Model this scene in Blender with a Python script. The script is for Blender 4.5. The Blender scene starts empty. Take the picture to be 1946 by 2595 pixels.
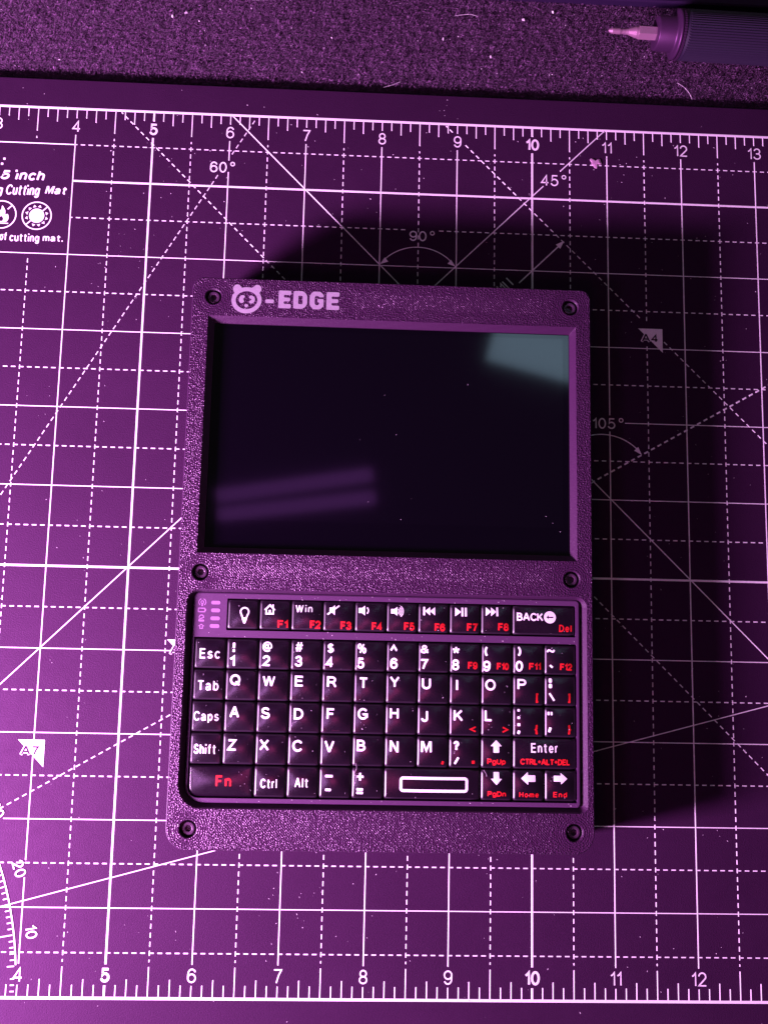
import bpy, math, random
import numpy as np
from mathutils import Vector, Matrix
from mathutils.geometry import tessellate_polygon

# ------------------------------------------------------------------ units
# Everything is written in inches on the cutting mat's own ruler (x = number on
# the ruler, y = inches up from the lower ruler line, z = up from the mat).
S = 0.0254
OX, OY = 8.0, 5.0
sc = bpy.context.scene
COL = sc.collection
R_ = math.radians
random.seed(4)
rng = np.random.default_rng(4)

def W(x, y, z=0.0):
    return Vector(((x - OX) * S, (y - OY) * S, z * S))

# ------------------------------------------------------------------ camera
cam_d = bpy.data.cameras.new('camera')
cam = bpy.data.objects.new('camera', cam_d)
COL.objects.link(cam)
cam_d.sensor_fit = 'HORIZONTAL'
cam_d.sensor_width = 36.0
cam_d.lens = 2242.39 / 1946 * 36.0
cam_d.clip_start = 0.005
cam_d.clip_end = 20.0
RC = ((0.9990318694, 0.0211907568, 0.0385522457),
      (0.0258540725, -0.9918457980, -0.1247937495),
      (0.0355934089, 0.1256696654, -0.9914334292))
cl = W(7.73381736, 4.37653565, 10.99603482)
cam.matrix_world = Matrix(((RC[0][0], -RC[1][0], -RC[2][0], cl.x),
                           (RC[0][1], -RC[1][1], -RC[2][1], cl.y),
                           (RC[0][2], -RC[1][2], -RC[2][2], cl.z),
                           (0, 0, 0, 1)))
sc.camera = cam

# ------------------------------------------------------------------ world, exposure, lamps
world = bpy.data.worlds.new('World')
sc.world = world
world.use_nodes = True
bg = world.node_tree.nodes['Background']
bg.inputs[0].default_value = (1.0, 0.84, 1.0, 1)
bg.inputs[1].default_value = 0.060
sc.view_settings.view_transform = 'Standard'
sc.view_settings.look = 'None'
sc.view_settings.exposure = 0.0
sc.view_settings.gamma = 1.0

def area(name, loc, target, sx, sy, power, colour, spin=0.0, shape='RECTANGLE'):
    d = bpy.data.lights.new(name, 'AREA')
    d.shape = shape
    d.size, d.size_y = sx * S, sy * S
    d.energy = power
    d.color = colour
    o = bpy.data.objects.new(name, d)
    COL.objects.link(o)
    p = W(*loc)
    o.location = p
    q = (W(*target) - p).to_track_quat('-Z', 'Y')
    o.rotation_euler = (q.to_matrix() @ Matrix.Rotation(spin, 3, 'Z')).to_euler()
    return o

def lamp_bar(name, a, b, target, width, power, colour):
    o = area(name, [(i + j) / 2 for i, j in zip(a, b)], target, math.dist(a, b), width, power, colour)
    x = (W(*b) - W(*a)).normalized()
    n = W(*target) - o.location
    z = -(n - x * n.dot(x)).normalized()
    m = Matrix((x, z.cross(x), z)).transposed()
    o.rotation_euler = m.to_euler()
    return o

lamp_bar('purple_lamp', (-9.8, -2.0, 5.8), (-3.5, -1.0, 7.1), (18.0, 4.8, 0.0), 2.2, 25.5, (1.0, 0.47, 1.05))
area('added_red_glint', (6.2, 1.4, 12.0), (6.6, 2.6, 0.7), 2.6, 2.2, 0.075, (1.0, 0.08, 0.40))  # added unseen source; stands in for a hand's red reflection on the keys
area('added_violet_glint', (1.7, 0.9, 12.0), (6.6, 3.0, 0.7), 1.9, 1.9, 0.17, (0.85, 0.30, 1.0))  # added unseen source that only puts violet highlights on the key tops
area('window_light', (17.6, 19.15, 36.0), (17.6, 19.15, 0.0), 5.4, 2.7, 0.135, (0.50, 0.76, 1.0), R_(-14))
area('tube_light', (4.7, 11.45, 36.0), (4.7, 11.45, 0.0), 8.2, 0.72, 0.024, (0.66, 0.17, 1.0), R_(9.5))
area('tube_light', (4.85, 10.35, 36.0), (4.85, 10.35, 0.0), 8.2, 0.72, 0.024, (0.66, 0.17, 1.0), R_(8.0))

# ------------------------------------------------------------------ mesh helpers
LOC = {}

def mk(name, verts, faces, mat, parent=None, loc=(0, 0, 0), smooth=False, mesh=None, kind=None, label=None):
    if mesh is None:
        mesh = bpy.data.meshes.new(name)
        v = np.asarray(verts, float) * S
        mesh.from_pydata(v.tolist(), [], [list(map(int, f)) for f in faces])
        if mat is not None:
            for m in (mat if isinstance(mat, (list, tuple)) else (mat,)):
                mesh.materials.append(m)
        if smooth:
            mesh.polygons.foreach_set('use_smooth', [True] * len(mesh.polygons))
        mesh.update()
    o = bpy.data.objects.new(name, mesh)
    COL.objects.link(o)
    if parent is None:
        o.location = W(*loc)
    else:
        pl = LOC[parent.name]
        o.parent = parent
        o.location = Vector([(loc[i] - pl[i]) * S for i in range(3)])
    LOC[o.name] = tuple(loc)
    if kind:
        o['kind'] = kind
    if label:
        o['label'] = label
    return o

def thing(name, label, cat, loc, group=None):
    o = bpy.data.objects.new(name, None)
    o.empty_display_size = 0.01
    COL.objects.link(o)
    o.location = W(*loc)
    LOC[o.name] = tuple(loc)
    o['label'] = label
    o['category'] = cat
    if group:
        o['group'] = group
    return o

def tag(o, label, cat):
    o['label'] = label
    o['category'] = cat
    return o

class MB:
    """collects vertices and faces of one mesh"""
    def __init__(s):
        s.v, s.f = [], []
    def add(s, v, f):
        b = len(s.v)
        s.v += [tuple(p) for p in v]
        s.f += [tuple(i + b for i in q) for q in f]
        return s
    def quad(s, a, b, c, d):
        return s.add([a, b, c, d], [(0, 1, 2, 3)])
    def bar(s, p0, p1, w, z0, z1):
        """a raised strip of ink with top and sides"""
        (x0, y0), (x1, y1) = p0, p1
        L = math.hypot(x1 - x0, y1 - y0)
        nx, ny = -(y1 - y0) / L * w / 2, (x1 - x0) / L * w / 2
        q = [(x0 - nx, y0 - ny), (x1 - nx, y1 - ny), (x1 + nx, y1 + ny), (x0 + nx, y0 + ny)]
        e = min(w * 0.22, 0.004)
        ex, ey = (x1 - x0) / L * e, (y1 - y0) / L * e
        fx, fy = -ey, ex
        t = [(q[0][0] + ex + fx, q[0][1] + ey + fy), (q[1][0] - ex + fx, q[1][1] - ey + fy),
             (q[2][0] - ex - fx, q[2][1] - ey - fy), (q[3][0] + ex - fx, q[3][1] + ey - fy)]
        v = [(x, y, z0) for x, y in q] + [(x, y, z1) for x, y in t]
        return s.add(v, [(4, 5, 6, 7), (0, 1, 5, 4), (1, 2, 6, 5), (2, 3, 7, 6), (3, 0, 4, 7)])
    def loft(s, rings, cap_end=False, cap_start=False, closed=True):
        n = len(rings[0])
        v = [p for r in rings for p in r]
        f = []
        for k in range(len(rings) - 1):
            for i in range(n if closed else n - 1):
                j = (i + 1) % n
                f.append((k * n + i, k * n + j, (k + 1) * n + j, (k + 1) * n + i))
        if cap_end:
            f.append(tuple(range((len(rings) - 1) * n, len(rings) * n)))
        if cap_start:
            f.append(tuple(reversed(range(n))))
        return s.add(v, f)
    def flat(s, outer, holes=(), z=0.0):
        loops = [outer] + list(holes)
        vs = [Vector((p[0], p[1], 0)) for l in loops for p in l]
        tris = tessellate_polygon([[Vector((p[0], p[1], 0)) for p in l] for l in loops])
        out = []
        for t in tris:
            a, b, c = (vs[i] for i in t)
            cr = (b - a).cross(c - a).z
            if abs(cr) > 1e-12:
                out.append(t if cr > 0 else (t[0], t[2], t[1]))
        return s.add([(p.x, p.y, z) for p in vs], out)
    def make(s, name, mat, parent=None, loc=(0, 0, 0), **k):
        v = np.asarray(s.v, float) - np.asarray(loc, float)
        return mk(name, v, s.f, mat, parent, loc, **k)

def rrect(x0, y0, x1, y1, r, n=5, sub=1):
    """rounded rectangle, counter-clockwise; r = one radius or (bl, br, tr, tl)"""
    if not isinstance(r, (tuple, list)):
        r = (r,) * 4
    cs = [(x0, y0, 180, r[0], 1, 1), (x1, y0, 270, r[1], -1, 1), (x1, y1, 0, r[2], -1, -1), (x0, y1, 90, r[3], 1, -1)]
    pts = []
    for cx, cy, a, rr, sx, sy in cs:
        c = (cx + sx * rr, cy + sy * rr)
        arc = [(c[0] + rr * math.cos(R_(a + 90 * i / n)), c[1] + rr * math.sin(R_(a + 90 * i / n))) for i in range(n + 1)]
        if pts and sub > 1:
            p, q = pts[-1], arc[0]
            pts += [(p[0] + (q[0] - p[0]) * k / sub, p[1] + (q[1] - p[1]) * k / sub) for k in range(1, sub)]
        pts += arc
    if sub > 1:
        p, q = pts[-1], pts[0]
        pts += [(p[0] + (q[0] - p[0]) * k / sub, p[1] + (q[1] - p[1]) * k / sub) for k in range(1, sub)]
    return pts

def circle(cx, cy, r, n=24, a0=0.0):
    return [(cx + r * math.cos(a0 + 2 * math.pi * i / n), cy + r * math.sin(a0 + 2 * math.pi * i / n)) for i in range(n)]

def z3(pts, z):
    return [(p[0], p[1], z) for p in pts]

def round_poly(pts, r, n=4):
    out = []
    m = len(pts)
    for i in range(m):
        p, a, b = Vector(pts[i]), Vector(pts[i - 1]), Vector(pts[(i + 1) % m])
        da, db = (a - p), (b - p)
        rr = min(r, da.length * 0.48, db.length * 0.48)
        s, e = p + da.normalized() * rr, p + db.normalized() * rr
        for k in range(n + 1):
            t = k / n
            q = s * (1 - t) ** 2 + p * 2 * t * (1 - t) + e * t * t
            out.append((q.x, q.y))
    return out

def stroke(pts, w, closed=False):
    """outline polygon of a thick open polyline"""
    P = [Vector((p[0], p[1])) for p in pts]
    L, Rr = [], []
    for i, p in enumerate(P):
        a = (P[i] - P[i - 1]).normalized() if i > 0 else None
        b = (P[i + 1] - P[i]).normalized() if i < len(P) - 1 else None
        d = (a + b).normalized() if (a and b) else (a or b)
        n = Vector((-d.y, d.x))
        k = 1.0
        if a and b:
            k = 1.0 / max(0.4, n.dot(Vector((-b.y, b.x))))
        L.append(p + n * w / 2 * k)
        Rr.append(p - n * w / 2 * k)
    return [(p.x, p.y) for p in Rr] + [(p.x, p.y) for p in reversed(L)]

def arc(cx, cy, r, a0, a1, n=24):
    return [(cx + r * math.cos(R_(a0 + (a1 - a0) * i / n)), cy + r * math.sin(R_(a0 + (a1 - a0) * i / n))) for i in range(n + 1)]


# ------------------------------------------------------------------ lettering drawn with strokes
def E_(cx, cy, rx, ry, a0, a1, n=14):
    return [(cx + rx * math.cos(R_(a0 + (a1 - a0) * i / n)), cy + ry * math.sin(R_(a0 + (a1 - a0) * i / n))) for i in range(n + 1)]

XH = 0.72                         # height of small letters
def _glyphs():
    g = {}
    g['0'] = [E_(.30, .5, .30, .5, 90, 450, 28)]
    g['1'] = [[(.0, .74), (.12, .80), (.27, 1.0), (.27, 0)]]
    g['2'] = [E_(.29, .70, .29, .30, 170, -22) + [(.03, 0.03), (.0, .0), (.60, .0)]]
    g['3'] = [E_(.28, .75, .26, .25, 165, -80) + [(.20, .52)], [(.20, .52)] + E_(.28, .265, .30, .265, 85, -165)]
    g['4'] = [[(.46, 0), (.46, 1.0), (.0, .27), (.62, .27)]]
    g['5'] = [[(.54, 1.0), (.11, 1.0), (.05, .50)] + E_(.28, .32, .31, .32, 132, -160)]
    g['6'] = [E_(.30, .31, .30, .31, 180, 540, 22), [(.0, .31), (.005, .55)] + E_(.31, .62, .30, .38, 170, 28)]
    g['7'] = [[(.0, 1.0), (.58, 1.0), (.36, .55), (.20, .0)]]
    g['8'] = [E_(.29, .755, .245, .245, 90, 450, 22), E_(.29, .265, .29, .265, 90, 450, 22)]
    g['9'] = [E_(.30, .69, .30, .31, 0, 360, 22), [(.60, .69), (.595, .45)] + E_(.29, .38, .30, .38, -10, -152)]
    g['A'] = [[(.0, 0), (.36, 1), (.44, 1), (.80, 0)], [(.15, .34), (.65, .34)]]
    g['B'] = [[(.0, .53), (.0, 0), (.36, 0)] + E_(.36, .265, .30, .265, -90, 90) + [(.0, .53)], [(.0, .53), (.0, 1), (.33, 1)] + E_(.33, .765, .26, .235, 90, -90) + [(.0, .53)]]
    g['C'] = [E_(.42, .5, .42, .5, 38, 322, 26)]
    g['D'] = [[(.0, .5), (.0, 0), (.28, 0)] + E_(.28, .5, .44, .5, -90, 90, 20) + [(.0, 1), (.0, .5)]]
    g['E'] = [[(.60, 1), (.0, 1), (.0, 0), (.62, 0)], [(.0, .53), (.56, .53)]]
    g['F'] = [[(.58, 1), (.0, 1), (.0, 0)], [(.0, .51), (.50, .51)]]
    g['G'] = [E_(.43, .5, .43, .5, 42, 322, 26) + [(.82, .20), (.82, .45), (.46, .45)]]
    g['H'] = [[(.0, 0), (.0, 1)], [(.66, 0), (.66, 1)], [(.0, .53), (.66, .53)]]
    g['I'] = [[(.0, 0), (.0, 1)]]
    g['J'] = [[(.46, 1), (.46, .27)] + E_(.23, .25, .23, .25, 0, -175)]
    g['K'] = [[(.0, 0), (.0, 1)], [(.64, 1), (.03, .36)], [(.24, .58), (.68, 0)]]
    g['L'] = [[(.0, 1), (.0, 0), (.54, 0)]]
    g['M'] = [[(.0, 0), (.0, 1), (.10, 1), (.40, .12), (.70, 1), (.80, 1), (.80, 0)]]
    g['N'] = [[(.0, 0), (.0, 1), (.05, 1), (.61, 0), (.66, 0), (.66, 1)]]
    g['O'] = [E_(.45, .5, .45, .5, 90, 450, 32)]
    g['P'] = [[(.0, 0), (.0, 1), (.34, 1)] + E_(.34, .73, .27, .27, 90, -90) + [(.0, .46)]]
    g['Q'] = [E_(.45, .5, .45, .5, 90, 450, 32), [(.54, .28), (.90, -.05)]]
    g['R'] = [[(.0, 0), (.0, 1), (.36, 1)] + E_(.36, .74, .27, .26, 90, -90) + [(.0, .48)], [(.36, .48), (.52, .34), (.68, 0)]]
    g['S'] = [E_(.33, .745, .29, .255, 22, 215, 16) + [(.20, .545), (.46, .455)] + E_(.33, .265, .33, .265, 42, -168, 16)]
    g['T'] = [[(.0, 1), (.68, 1)], [(.34, 1), (.34, 0)]]
    g['U'] = [[(.0, 1), (.0, .36)] + E_(.33, .34, .33, .34, 180, 360) + [(.66, 1)]]
    g['V'] = [[(.0, 1), (.34, .0), (.40, .0), (.74, 1)]]
    g['W'] = [[(.0, 1), (.25, 0), (.29, 0), (.50, .95), (.56, .95), (.77, 0), (.81, 0), (1.06, 1)]]
    g['X'] = [[(.0, 0), (.70, 1)], [(.02, 1), (.72, 0)]]
    g['Y'] = [[(.0, 1), (.36, .44), (.72, 1)], [(.36, .46), (.36, 0)]]
    g['Z'] = [[(.03, 1), (.62, 1), (.0, 0), (.66, 0)]]
    x = XH
    bowl = lambda cx: E_(cx, x / 2, .26, x / 2, 90, 450, 22)
    g['a'] = [E_(.26, x - .22, .24, .22, 160, 0, 12) + [(.50, .10), (.56, .0)], [(.50, .42), (.24, .36)] + E_(.19, .17, .19, .17, 110, 330, 14) + [(.50, .18)]]
    g['b'] = [[(.0, 0), (.0, 1)], bowl(.28)]
    g['c'] = [E_(.28, x / 2, .28, x / 2, 42, 318, 20)]
    g['d'] = [[(.54, 0), (.54, 1)], bowl(.26)]
    g['e'] = [[(.02, .37), (.54, .37)] + E_(.28, x / 2, .27, x / 2, 5, 320, 22)]
    g['f'] = [[(.20, 0), (.20, .80)] + E_(.36, .82, .16, .18, 175, 85, 8), [(.02, x), (.42, x)]]
    g['g'] = [bowl(.26), [(.54, x), (.54, -.06)] + E_(.27, -.06, .26, .21, 0, -155, 12)]
    g['h'] = [[(.0, 0), (.0, 1)], [(.0, .42)] + E_(.25, x - .25, .25, .25, 150, 0, 12) + [(.50, 0)]]
    g['i'] = [[(.0, 0), (.0, .64)], ('d', .0, 1.0)]
    g['l'] = [[(.0, 0), (.0, 1)]]
    g['m'] = [[(.0, 0), (.0, x)], [(.0, .44)] + E_(.20, x - .20, .20, .20, 150, 0, 12) + [(.40, 0)], [(.40, .44)] + E_(.60, x - .20, .20, .20, 150, 0, 12) + [(.80, 0)]]
    g['n'] = [[(.0, 0), (.0, x)], [(.0, .42)] + E_(.25, x - .25, .25, .25, 150, 0, 12) + [(.50, 0)]]
    g['o'] = [bowl(.27)]
    g['p'] = [[(.0, -.27), (.0, x)], bowl(.28)]
    g['r'] = [[(.0, 0), (.0, x)], [(.0, .40)] + E_(.24, x - .26, .22, .26, 150, 75, 8)]
    g['s'] = [E_(.24, x - .18, .21, .18, 20, 215, 12) + [(.14, .395), (.34, .33)] + E_(.24, .185, .24, .185, 40, -165, 12)]
    g['t'] = [[(.19, .95), (.19, .16)] + E_(.35, .15, .16, .15, 180, 275, 8), [(.02, x), (.42, x)]]
    g['u'] = [[(.0, x), (.0, .27)] + E_(.24, .25, .24, .25, 180, 345, 12), [(.50, x), (.50, 0)]]
    g['!'] = [[(.0, 1), (.0, .40)], ('d', .0, .02)]
    g['@'] = [E_(.42, .52, .17, .22, 60, 400, 18), [(.60, .76), (.57, .36)] + E_(.70, .38, .13, .10, 190, 330, 8) + E_(.48, .5, .48, .5, -8, 308, 30)]
    g['#'] = [[(.12, 0), (.28, 1)], [(.42, 0), (.58, 1)], [(.06, .68), (.70, .68)], [(.0, .32), (.64, .32)]]
    g['$'] = [E_(.33, .70, .28, .20, 25, 215, 14) + [(.22, .54), (.44, .46)] + E_(.33, .30, .31, .20, 42, -160, 14), [(.33, 1), (.33, 0)]]
    g['%'] = [E_(.18, .74, .18, .26, 90, 450, 18), E_(.80, .26, .18, .26, 90, 450, 18), [(.26, 0), (.72, 1)]]
    g['^'] = [[(.0, 0), (.32, 1), (.64, 0)]]
    g['&'] = [[(.76, .0), (.22, .60)] + E_(.36, .79, .20, .21, 215, -45, 16) + [(.18, .45)] + E_(.29, .25, .29, .25, 125, 300, 14) + [(.56, .14), (.72, .46)]]
    g['*'] = [[(.5, .5), (.5, 1)], [(.5, .5), (.98, .66)], [(.5, .5), (.80, .08)], [(.5, .5), (.20, .08)], [(.5, .5), (.02, .66)]]
    g['('] = [E_(.60, .5, .60, .62, 126, 234, 14)]
    g[')'] = [E_(-.35, .5, .60, .62, 54, -54, 14)]
    g['~'] = [[(.0, .1), (.06, .5), (.2, .85), (.35, .8), (.65, .25), (.8, .15), (.94, .5), (1, .9)]]
    g['`'] = [[(.0, 1), (.6, .0)]]
    g['['] = [[(.3, 1), (.0, 1), (.0, 0), (.3, 0)]]
    g[']'] = [[(.0, 1), (.3, 1), (.3, 0), (.0, 0)]]
    g['{'] = [[(.34, 1), (.18, .96), (.16, .62), (.0, .5), (.16, .38), (.18, .04), (.34, 0)]]
    g['}'] = [[(.0, 1), (.16, .96), (.18, .62), (.34, .5), (.18, .38), (.16, .04), (.0, 0)]]
    g[':'] = [('d', 0, .05), ('d', 0, .95)]
    g[';'] = [('d', 0, .92), [(.02, .26), (-.02, .0)]]
    g["'"] = [[(.12, 1), (.0, 0)]]
    g['"'] = [[(.0, 1), (.0, 0)], [(.6, 1), (.6, 0)]]
    g[','] = [[(.10, 1), (.0, .0)]]
    g['.'] = [('d', 0, 0)]
    g['<'] = [[(.7, 1), (.0, .5), (.7, 0)]]
    g['>'] = [[(.0, 1), (.7, .5), (.0, 0)]]
    g['?'] = [E_(.28, .73, .28, .27, 175, -30, 14) + [(.30, .42), (.28, .28)], ('d', .28, .02)]
    g['/'] = [[(.0, 0), (.5, 1)]]
    g['\\'] = [[(.0, 1), (.5, 0)]]
    g['_'] = [[(.0, 0), (1, 0)]]
    g['-'] = [[(.0, 0), (1, 0)]]
    g['+'] = [[(.0, .5), (1, .5)], [(.5, 0), (.5, 1)]]
    g['='] = [[(.0, 0), (1, 0)], [(.0, 1), (1, 1)]]
    return g

GLYPH = _glyphs()

def word_strokes(s, gap):
    """centre lines of a word; gap = space between letters"""
    x, out = 0.0, []
    for ch in s:
        if ch == ' ':
            x += 0.35
            continue
        gl = GLYPH[ch]
        if ch in '+-' and len(s) > 1:          # small plus inside a word
            gl = [[(px_ * .5, .28 + py_ * .5) for px_, py_ in st] for st in gl]
        if ch == '.' and len(s) > 1:
            gl = [('d', .02, .02)]
        P = [(q[1], q[2]) for q in gl if q[0] == 'd'] + [p for q in gl if q[0] != 'd' for p in q]
        lo = min(p[0] for p in P)
        hi = max(p[0] for p in P)
        for st in gl:
            if st[0] == 'd':
                out.append(('d', st[1] - lo + x, st[2]))
            else:
                out.append([(p[0] - lo + x, p[1]) for p in st])
        x += hi - lo + gap
    return out

def refine(mb, step):
    """cuts faces until no edge is longer than step (so that print can follow a domed key)"""
    V = [tuple(p) for p in mb.v]
    T = []
    for q in mb.f:
        T += [(q[0], q[i], q[i + 1]) for i in range(1, len(q) - 1)]
    mid = {}
    out = []
    while T:
        t = T.pop()
        d = [(Vector(V[t[i]]) - Vector(V[t[(i + 1) % 3]])).length for i in range(3)]
        i = max(range(3), key=lambda j: d[j])
        if d[i] <= step:
            out.append(t)
            continue
        a, b_, c = t[i], t[(i + 1) % 3], t[(i + 2) % 3]
        kk = (min(a, b_), max(a, b_))
        if kk not in mid:
            V.append(tuple((V[a][j] + V[b_][j]) / 2 for j in range(3)))
            mid[kk] = len(V) - 1
        m = mid[kk]
        T += [(a, m, c), (m, b_, c)]
    mb.v, mb.f = V, out

def put_strokes(mb, strokes, f, w, z, round_=True):
    """thick lines on one flat sheet; each stroke a hair above the one before"""
    for k, st in enumerate(strokes):
        zz = z + 0.00025 * k
        if st[0] == 'd':
            x, y = f((st[1], st[2]))
            mb.flat(rrect(x - w * .52, y - w * .52, x + w * .52, y + w * .52, w * .16, 2), z=zz)
            continue
        P = [Vector(f(p)) for p in st]
        Q = [P[0]]
        for p in P[1:]:
            if (p - Q[-1]).length > 1e-5:
                Q.append(p)
        closed = (Q[0] - Q[-1]).length < 1e-4
        if closed:
            Q = Q[:-1]
        n = len(Q)
        if n < 2:
            continue
        L, Rr = [], []
        for i in range(n):
            a = (Q[i] - Q[i - 1]).normalized() if (i > 0 or closed) else None
            b = (Q[(i + 1) % n] - Q[i]).normalized() if (i < n - 1 or closed) else None
            d = (a + b) if (a is not None and b is not None) else (a if a is not None else b)
            d = d.normalized() if d.length > 1e-6 else Vector((b.x, b.y))
            nn = Vector((-d.y, d.x))
            kk = 1.0
            if a is not None and b is not None:
                kk = 1.0 / max(0.5, nn.dot(Vector((-b.y, b.x))))
            L.append(Q[i] + nn * w / 2 * kk)
            Rr.append(Q[i] - nn * w / 2 * kk)
        if not closed and round_:          # softened ends
            for end, sg in ((0, -1), (-1, 1)):
                d = (Q[1] - Q[0]).normalized() if end == 0 else (Q[-1] - Q[-2]).normalized()
                l2, r2 = L[end] + d * sg * w * .16, Rr[end] + d * sg * w * .16
                m = (l2 + r2) / 2
                l2, r2 = m + (l2 - m) * .72, m + (r2 - m) * .72
                if end == 0:
                    L.insert(0, l2)
                    Rr.insert(0, r2)
                else:
                    L.append(l2)
                    Rr.append(r2)
        m = len(L)
        v = [(p.x, p.y, zz) for p in L] + [(p.x, p.y, zz) for p in Rr]
        mb.add(v, [(m + i, m + (i + 1) % m, (i + 1) % m, i) for i in range(m if closed else m - 1)])

def text_fit(mb, s, x0, y0, x1, y1, z, w=None, shear=0.0, weight=0.2, gap=None):
    """a word filling the box; w = stroke width, weight = stroke / height"""
    h = y1 - y0
    desc = any(c in 'gp' for c in s) and len(s) > 1
    caph = h / 1.27 if desc else h
    w = w or weight * caph * (0.80 if s[1:].islower() else 1.0)
    st = word_strokes(s, gap if gap else (0.46 if s[1:].islower() else 0.29) if len(s) > 1 else 0)
    st = [(q if q[0] == 'd' else [(p[0] + shear * p[1], p[1]) for p in q]) for q in st]
    P = [(q[1], q[2]) for q in st if q[0] == 'd'] + [p for q in st if q[0] != 'd' for p in q]
    ax, bx = min(p[0] for p in P), max(p[0] for p in P)
    ay, by = min(p[1] for p in P), max(p[1] for p in P)
    i = w / 2
    def f(p):
        u = (p[0] - ax) / (bx - ax) if bx - ax > 1e-6 else 0.5
        v = (p[1] - ay) / (by - ay) if by - ay > 1e-6 else 0.5
        jx = min(i, (x1 - x0) * .49)
        jy = min(i, (y1 - y0) * .49)
        return (x0 + jx + u * (x1 - x0 - 2 * jx), y0 + jy + v * (y1 - y0 - 2 * jy))
    put_strokes(mb, st, f, w, z)

def text_at(mb, s, cx, cy, h, z, w, ang=0.0, squeeze=1.0):
    st = word_strokes(s, 0.27)
    P = [(q[1], q[2]) for q in st if q[0] == 'd'] + [p for q in st if q[0] != 'd' for p in q]
    ax, bx = min(p[0] for p in P), max(p[0] for p in P)
    ca, sa = math.cos(ang), math.sin(ang)
    k = h - w
    def f(p):
        x, y = (p[0] - (ax + bx) / 2) * k * squeeze, (p[1] - 0.5) * k
        return (cx + x * ca - y * sa, cy + x * sa + y * ca)
    put_strokes(mb, st, f, w, z)


# ------------------------------------------------------------------ materials
class NT:
    def __init__(s, name, base, rough=0.5, spec=0.5, metal=0.0, inches=True):
        s.m = bpy.data.materials.new(name)
        s.m.use_nodes = True
        s.t = s.m.node_tree
        s.b = s.t.nodes['Principled BSDF']
        s.b.inputs['Base Color'].default_value = (*base, 1)
        s.b.inputs['Roughness'].default_value = rough
        s.b.inputs['Specular IOR Level'].default_value = spec
        s.b.inputs['Metallic'].default_value = metal
        s._co = None
        if name == 'printed_case_top':
            s.b.inputs['Specular Tint'].default_value = (1.0, 0.66, 1.0, 1)
        if name in ('cutting_mat_vinyl', 'felt', 'felt_fibre', 'driver_collar', 'tray_shaded_plastic'):
            s.b.inputs['Specular Tint'].default_value = (1.0, 0.42, 1.0, 1)
    def n(s, typ, **k):
        x = s.t.nodes.new(typ)
        for a, b in k.items():
            setattr(x, a, b)
        return x
    def l(s, a, b):
        s.t.links.new(a, b)
    @property
    def co(s):
        """object coordinates in inches"""
        if s._co is None:
            tc = s.n('ShaderNodeTexCoord')
            mp = s.n('ShaderNodeVectorMath', operation='SCALE')
            mp.inputs['Scale'].default_value = 1.0 / S
            s.l(tc.outputs['Object'], mp.inputs[0])
            s._co = mp.outputs[0]
        return s._co
    def math(s, op, a, b=None, c=None, clamp=False):
        x = s.n('ShaderNodeMath', operation=op, use_clamp=clamp)
        for i, q in enumerate((a, b, c)):
            if q is None:
                continue
            if isinstance(q, (int, float)):
                x.inputs[i].default_value = q
            else:
                s.l(q, x.inputs[i])
        return x.outputs[0]
    def noise(s, scale, detail=2.0, rough=0.5, vec=None):
        x = s.n('ShaderNodeTexNoise')
        x.inputs['Scale'].default_value = scale
        x.inputs['Detail'].default_value = detail
        x.inputs['Roughness'].default_value = rough
        s.l(vec or s.co, x.inputs['Vector'])
        return x.outputs['Fac']
    def voro(s, scale, feature='F1', out='Distance', rnd=1.0, vec=None):
        x = s.n('ShaderNodeTexVoronoi', feature=feature)
        x.inputs['Scale'].default_value = scale
        x.inputs['Randomness'].default_value = rnd
        s.l(vec or s.co, x.inputs['Vector'])
        return x.outputs[out]
    def bump(s, height, dist_in, strength=1.0):
        x = s.n('ShaderNodeBump')
        x.inputs['Strength'].default_value = strength
        x.inputs['Distance'].default_value = dist_in * S
        s.l(height, x.inputs['Height'])
        s.l(x.outputs[0], s.b.inputs['Normal'])
        return x
    def ramp(s, fac, stops, to='Base Color'):
        x = s.n('ShaderNodeValToRGB')
        cr = x.color_ramp
        while len(cr.elements) < len(stops):
            cr.elements.new(0.5)
        for e, (p, c) in zip(cr.elements, stops):
            e.position = p
            e.color = (*c, 1) if not isinstance(c, (int, float)) else (c, c, c, 1)
        s.l(fac, x.inputs[0])
        if to:
            s.l(x.outputs[0], s.b.inputs[to])
        return x.outputs[0]
    def maprange(s, v, a, b, c, d):
        x = s.n('ShaderNodeMapRange')
        for i, q in enumerate((a, b, c, d)):
            x.inputs[i + 1].default_value = q
        s.l(v, x.inputs[0])
        return x.outputs[0]
    def xyz(s):
        x = s.n('ShaderNodeSeparateXYZ')
        s.l(s.co, x.inputs[0])
        return x.outputs

def mat_mat():
    k = NT('cutting_mat_vinyl', (0.02108, 0.004216, 0.02263), 0.62, 0.17)
    big = k.noise(0.7, 4, 0.6)
    k.ramp(big, [(0.3, (0.0192, 0.0046, 0.0208)), (0.7, (0.0229, 0.0056, 0.0245))])
    g = k.noise(62, 3, 0.7)
    k.bump(g, 0.008, 0.6)
    k.l(k.maprange(k.noise(6, 5, 0.7), 0.3, 0.7, 0.56, 0.68), k.b.inputs['Roughness'])
    return k.m

def paint(name, c, rough=0.5, wear=0.0):
    k = NT(name, c, rough, 0.4)
    if wear:
        n = k.noise(30, 4, 0.7)
        d = tuple(x * (1 - wear) for x in c)
        k.ramp(n, [(0.3, d), (0.55, c)])
    return k.m

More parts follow.
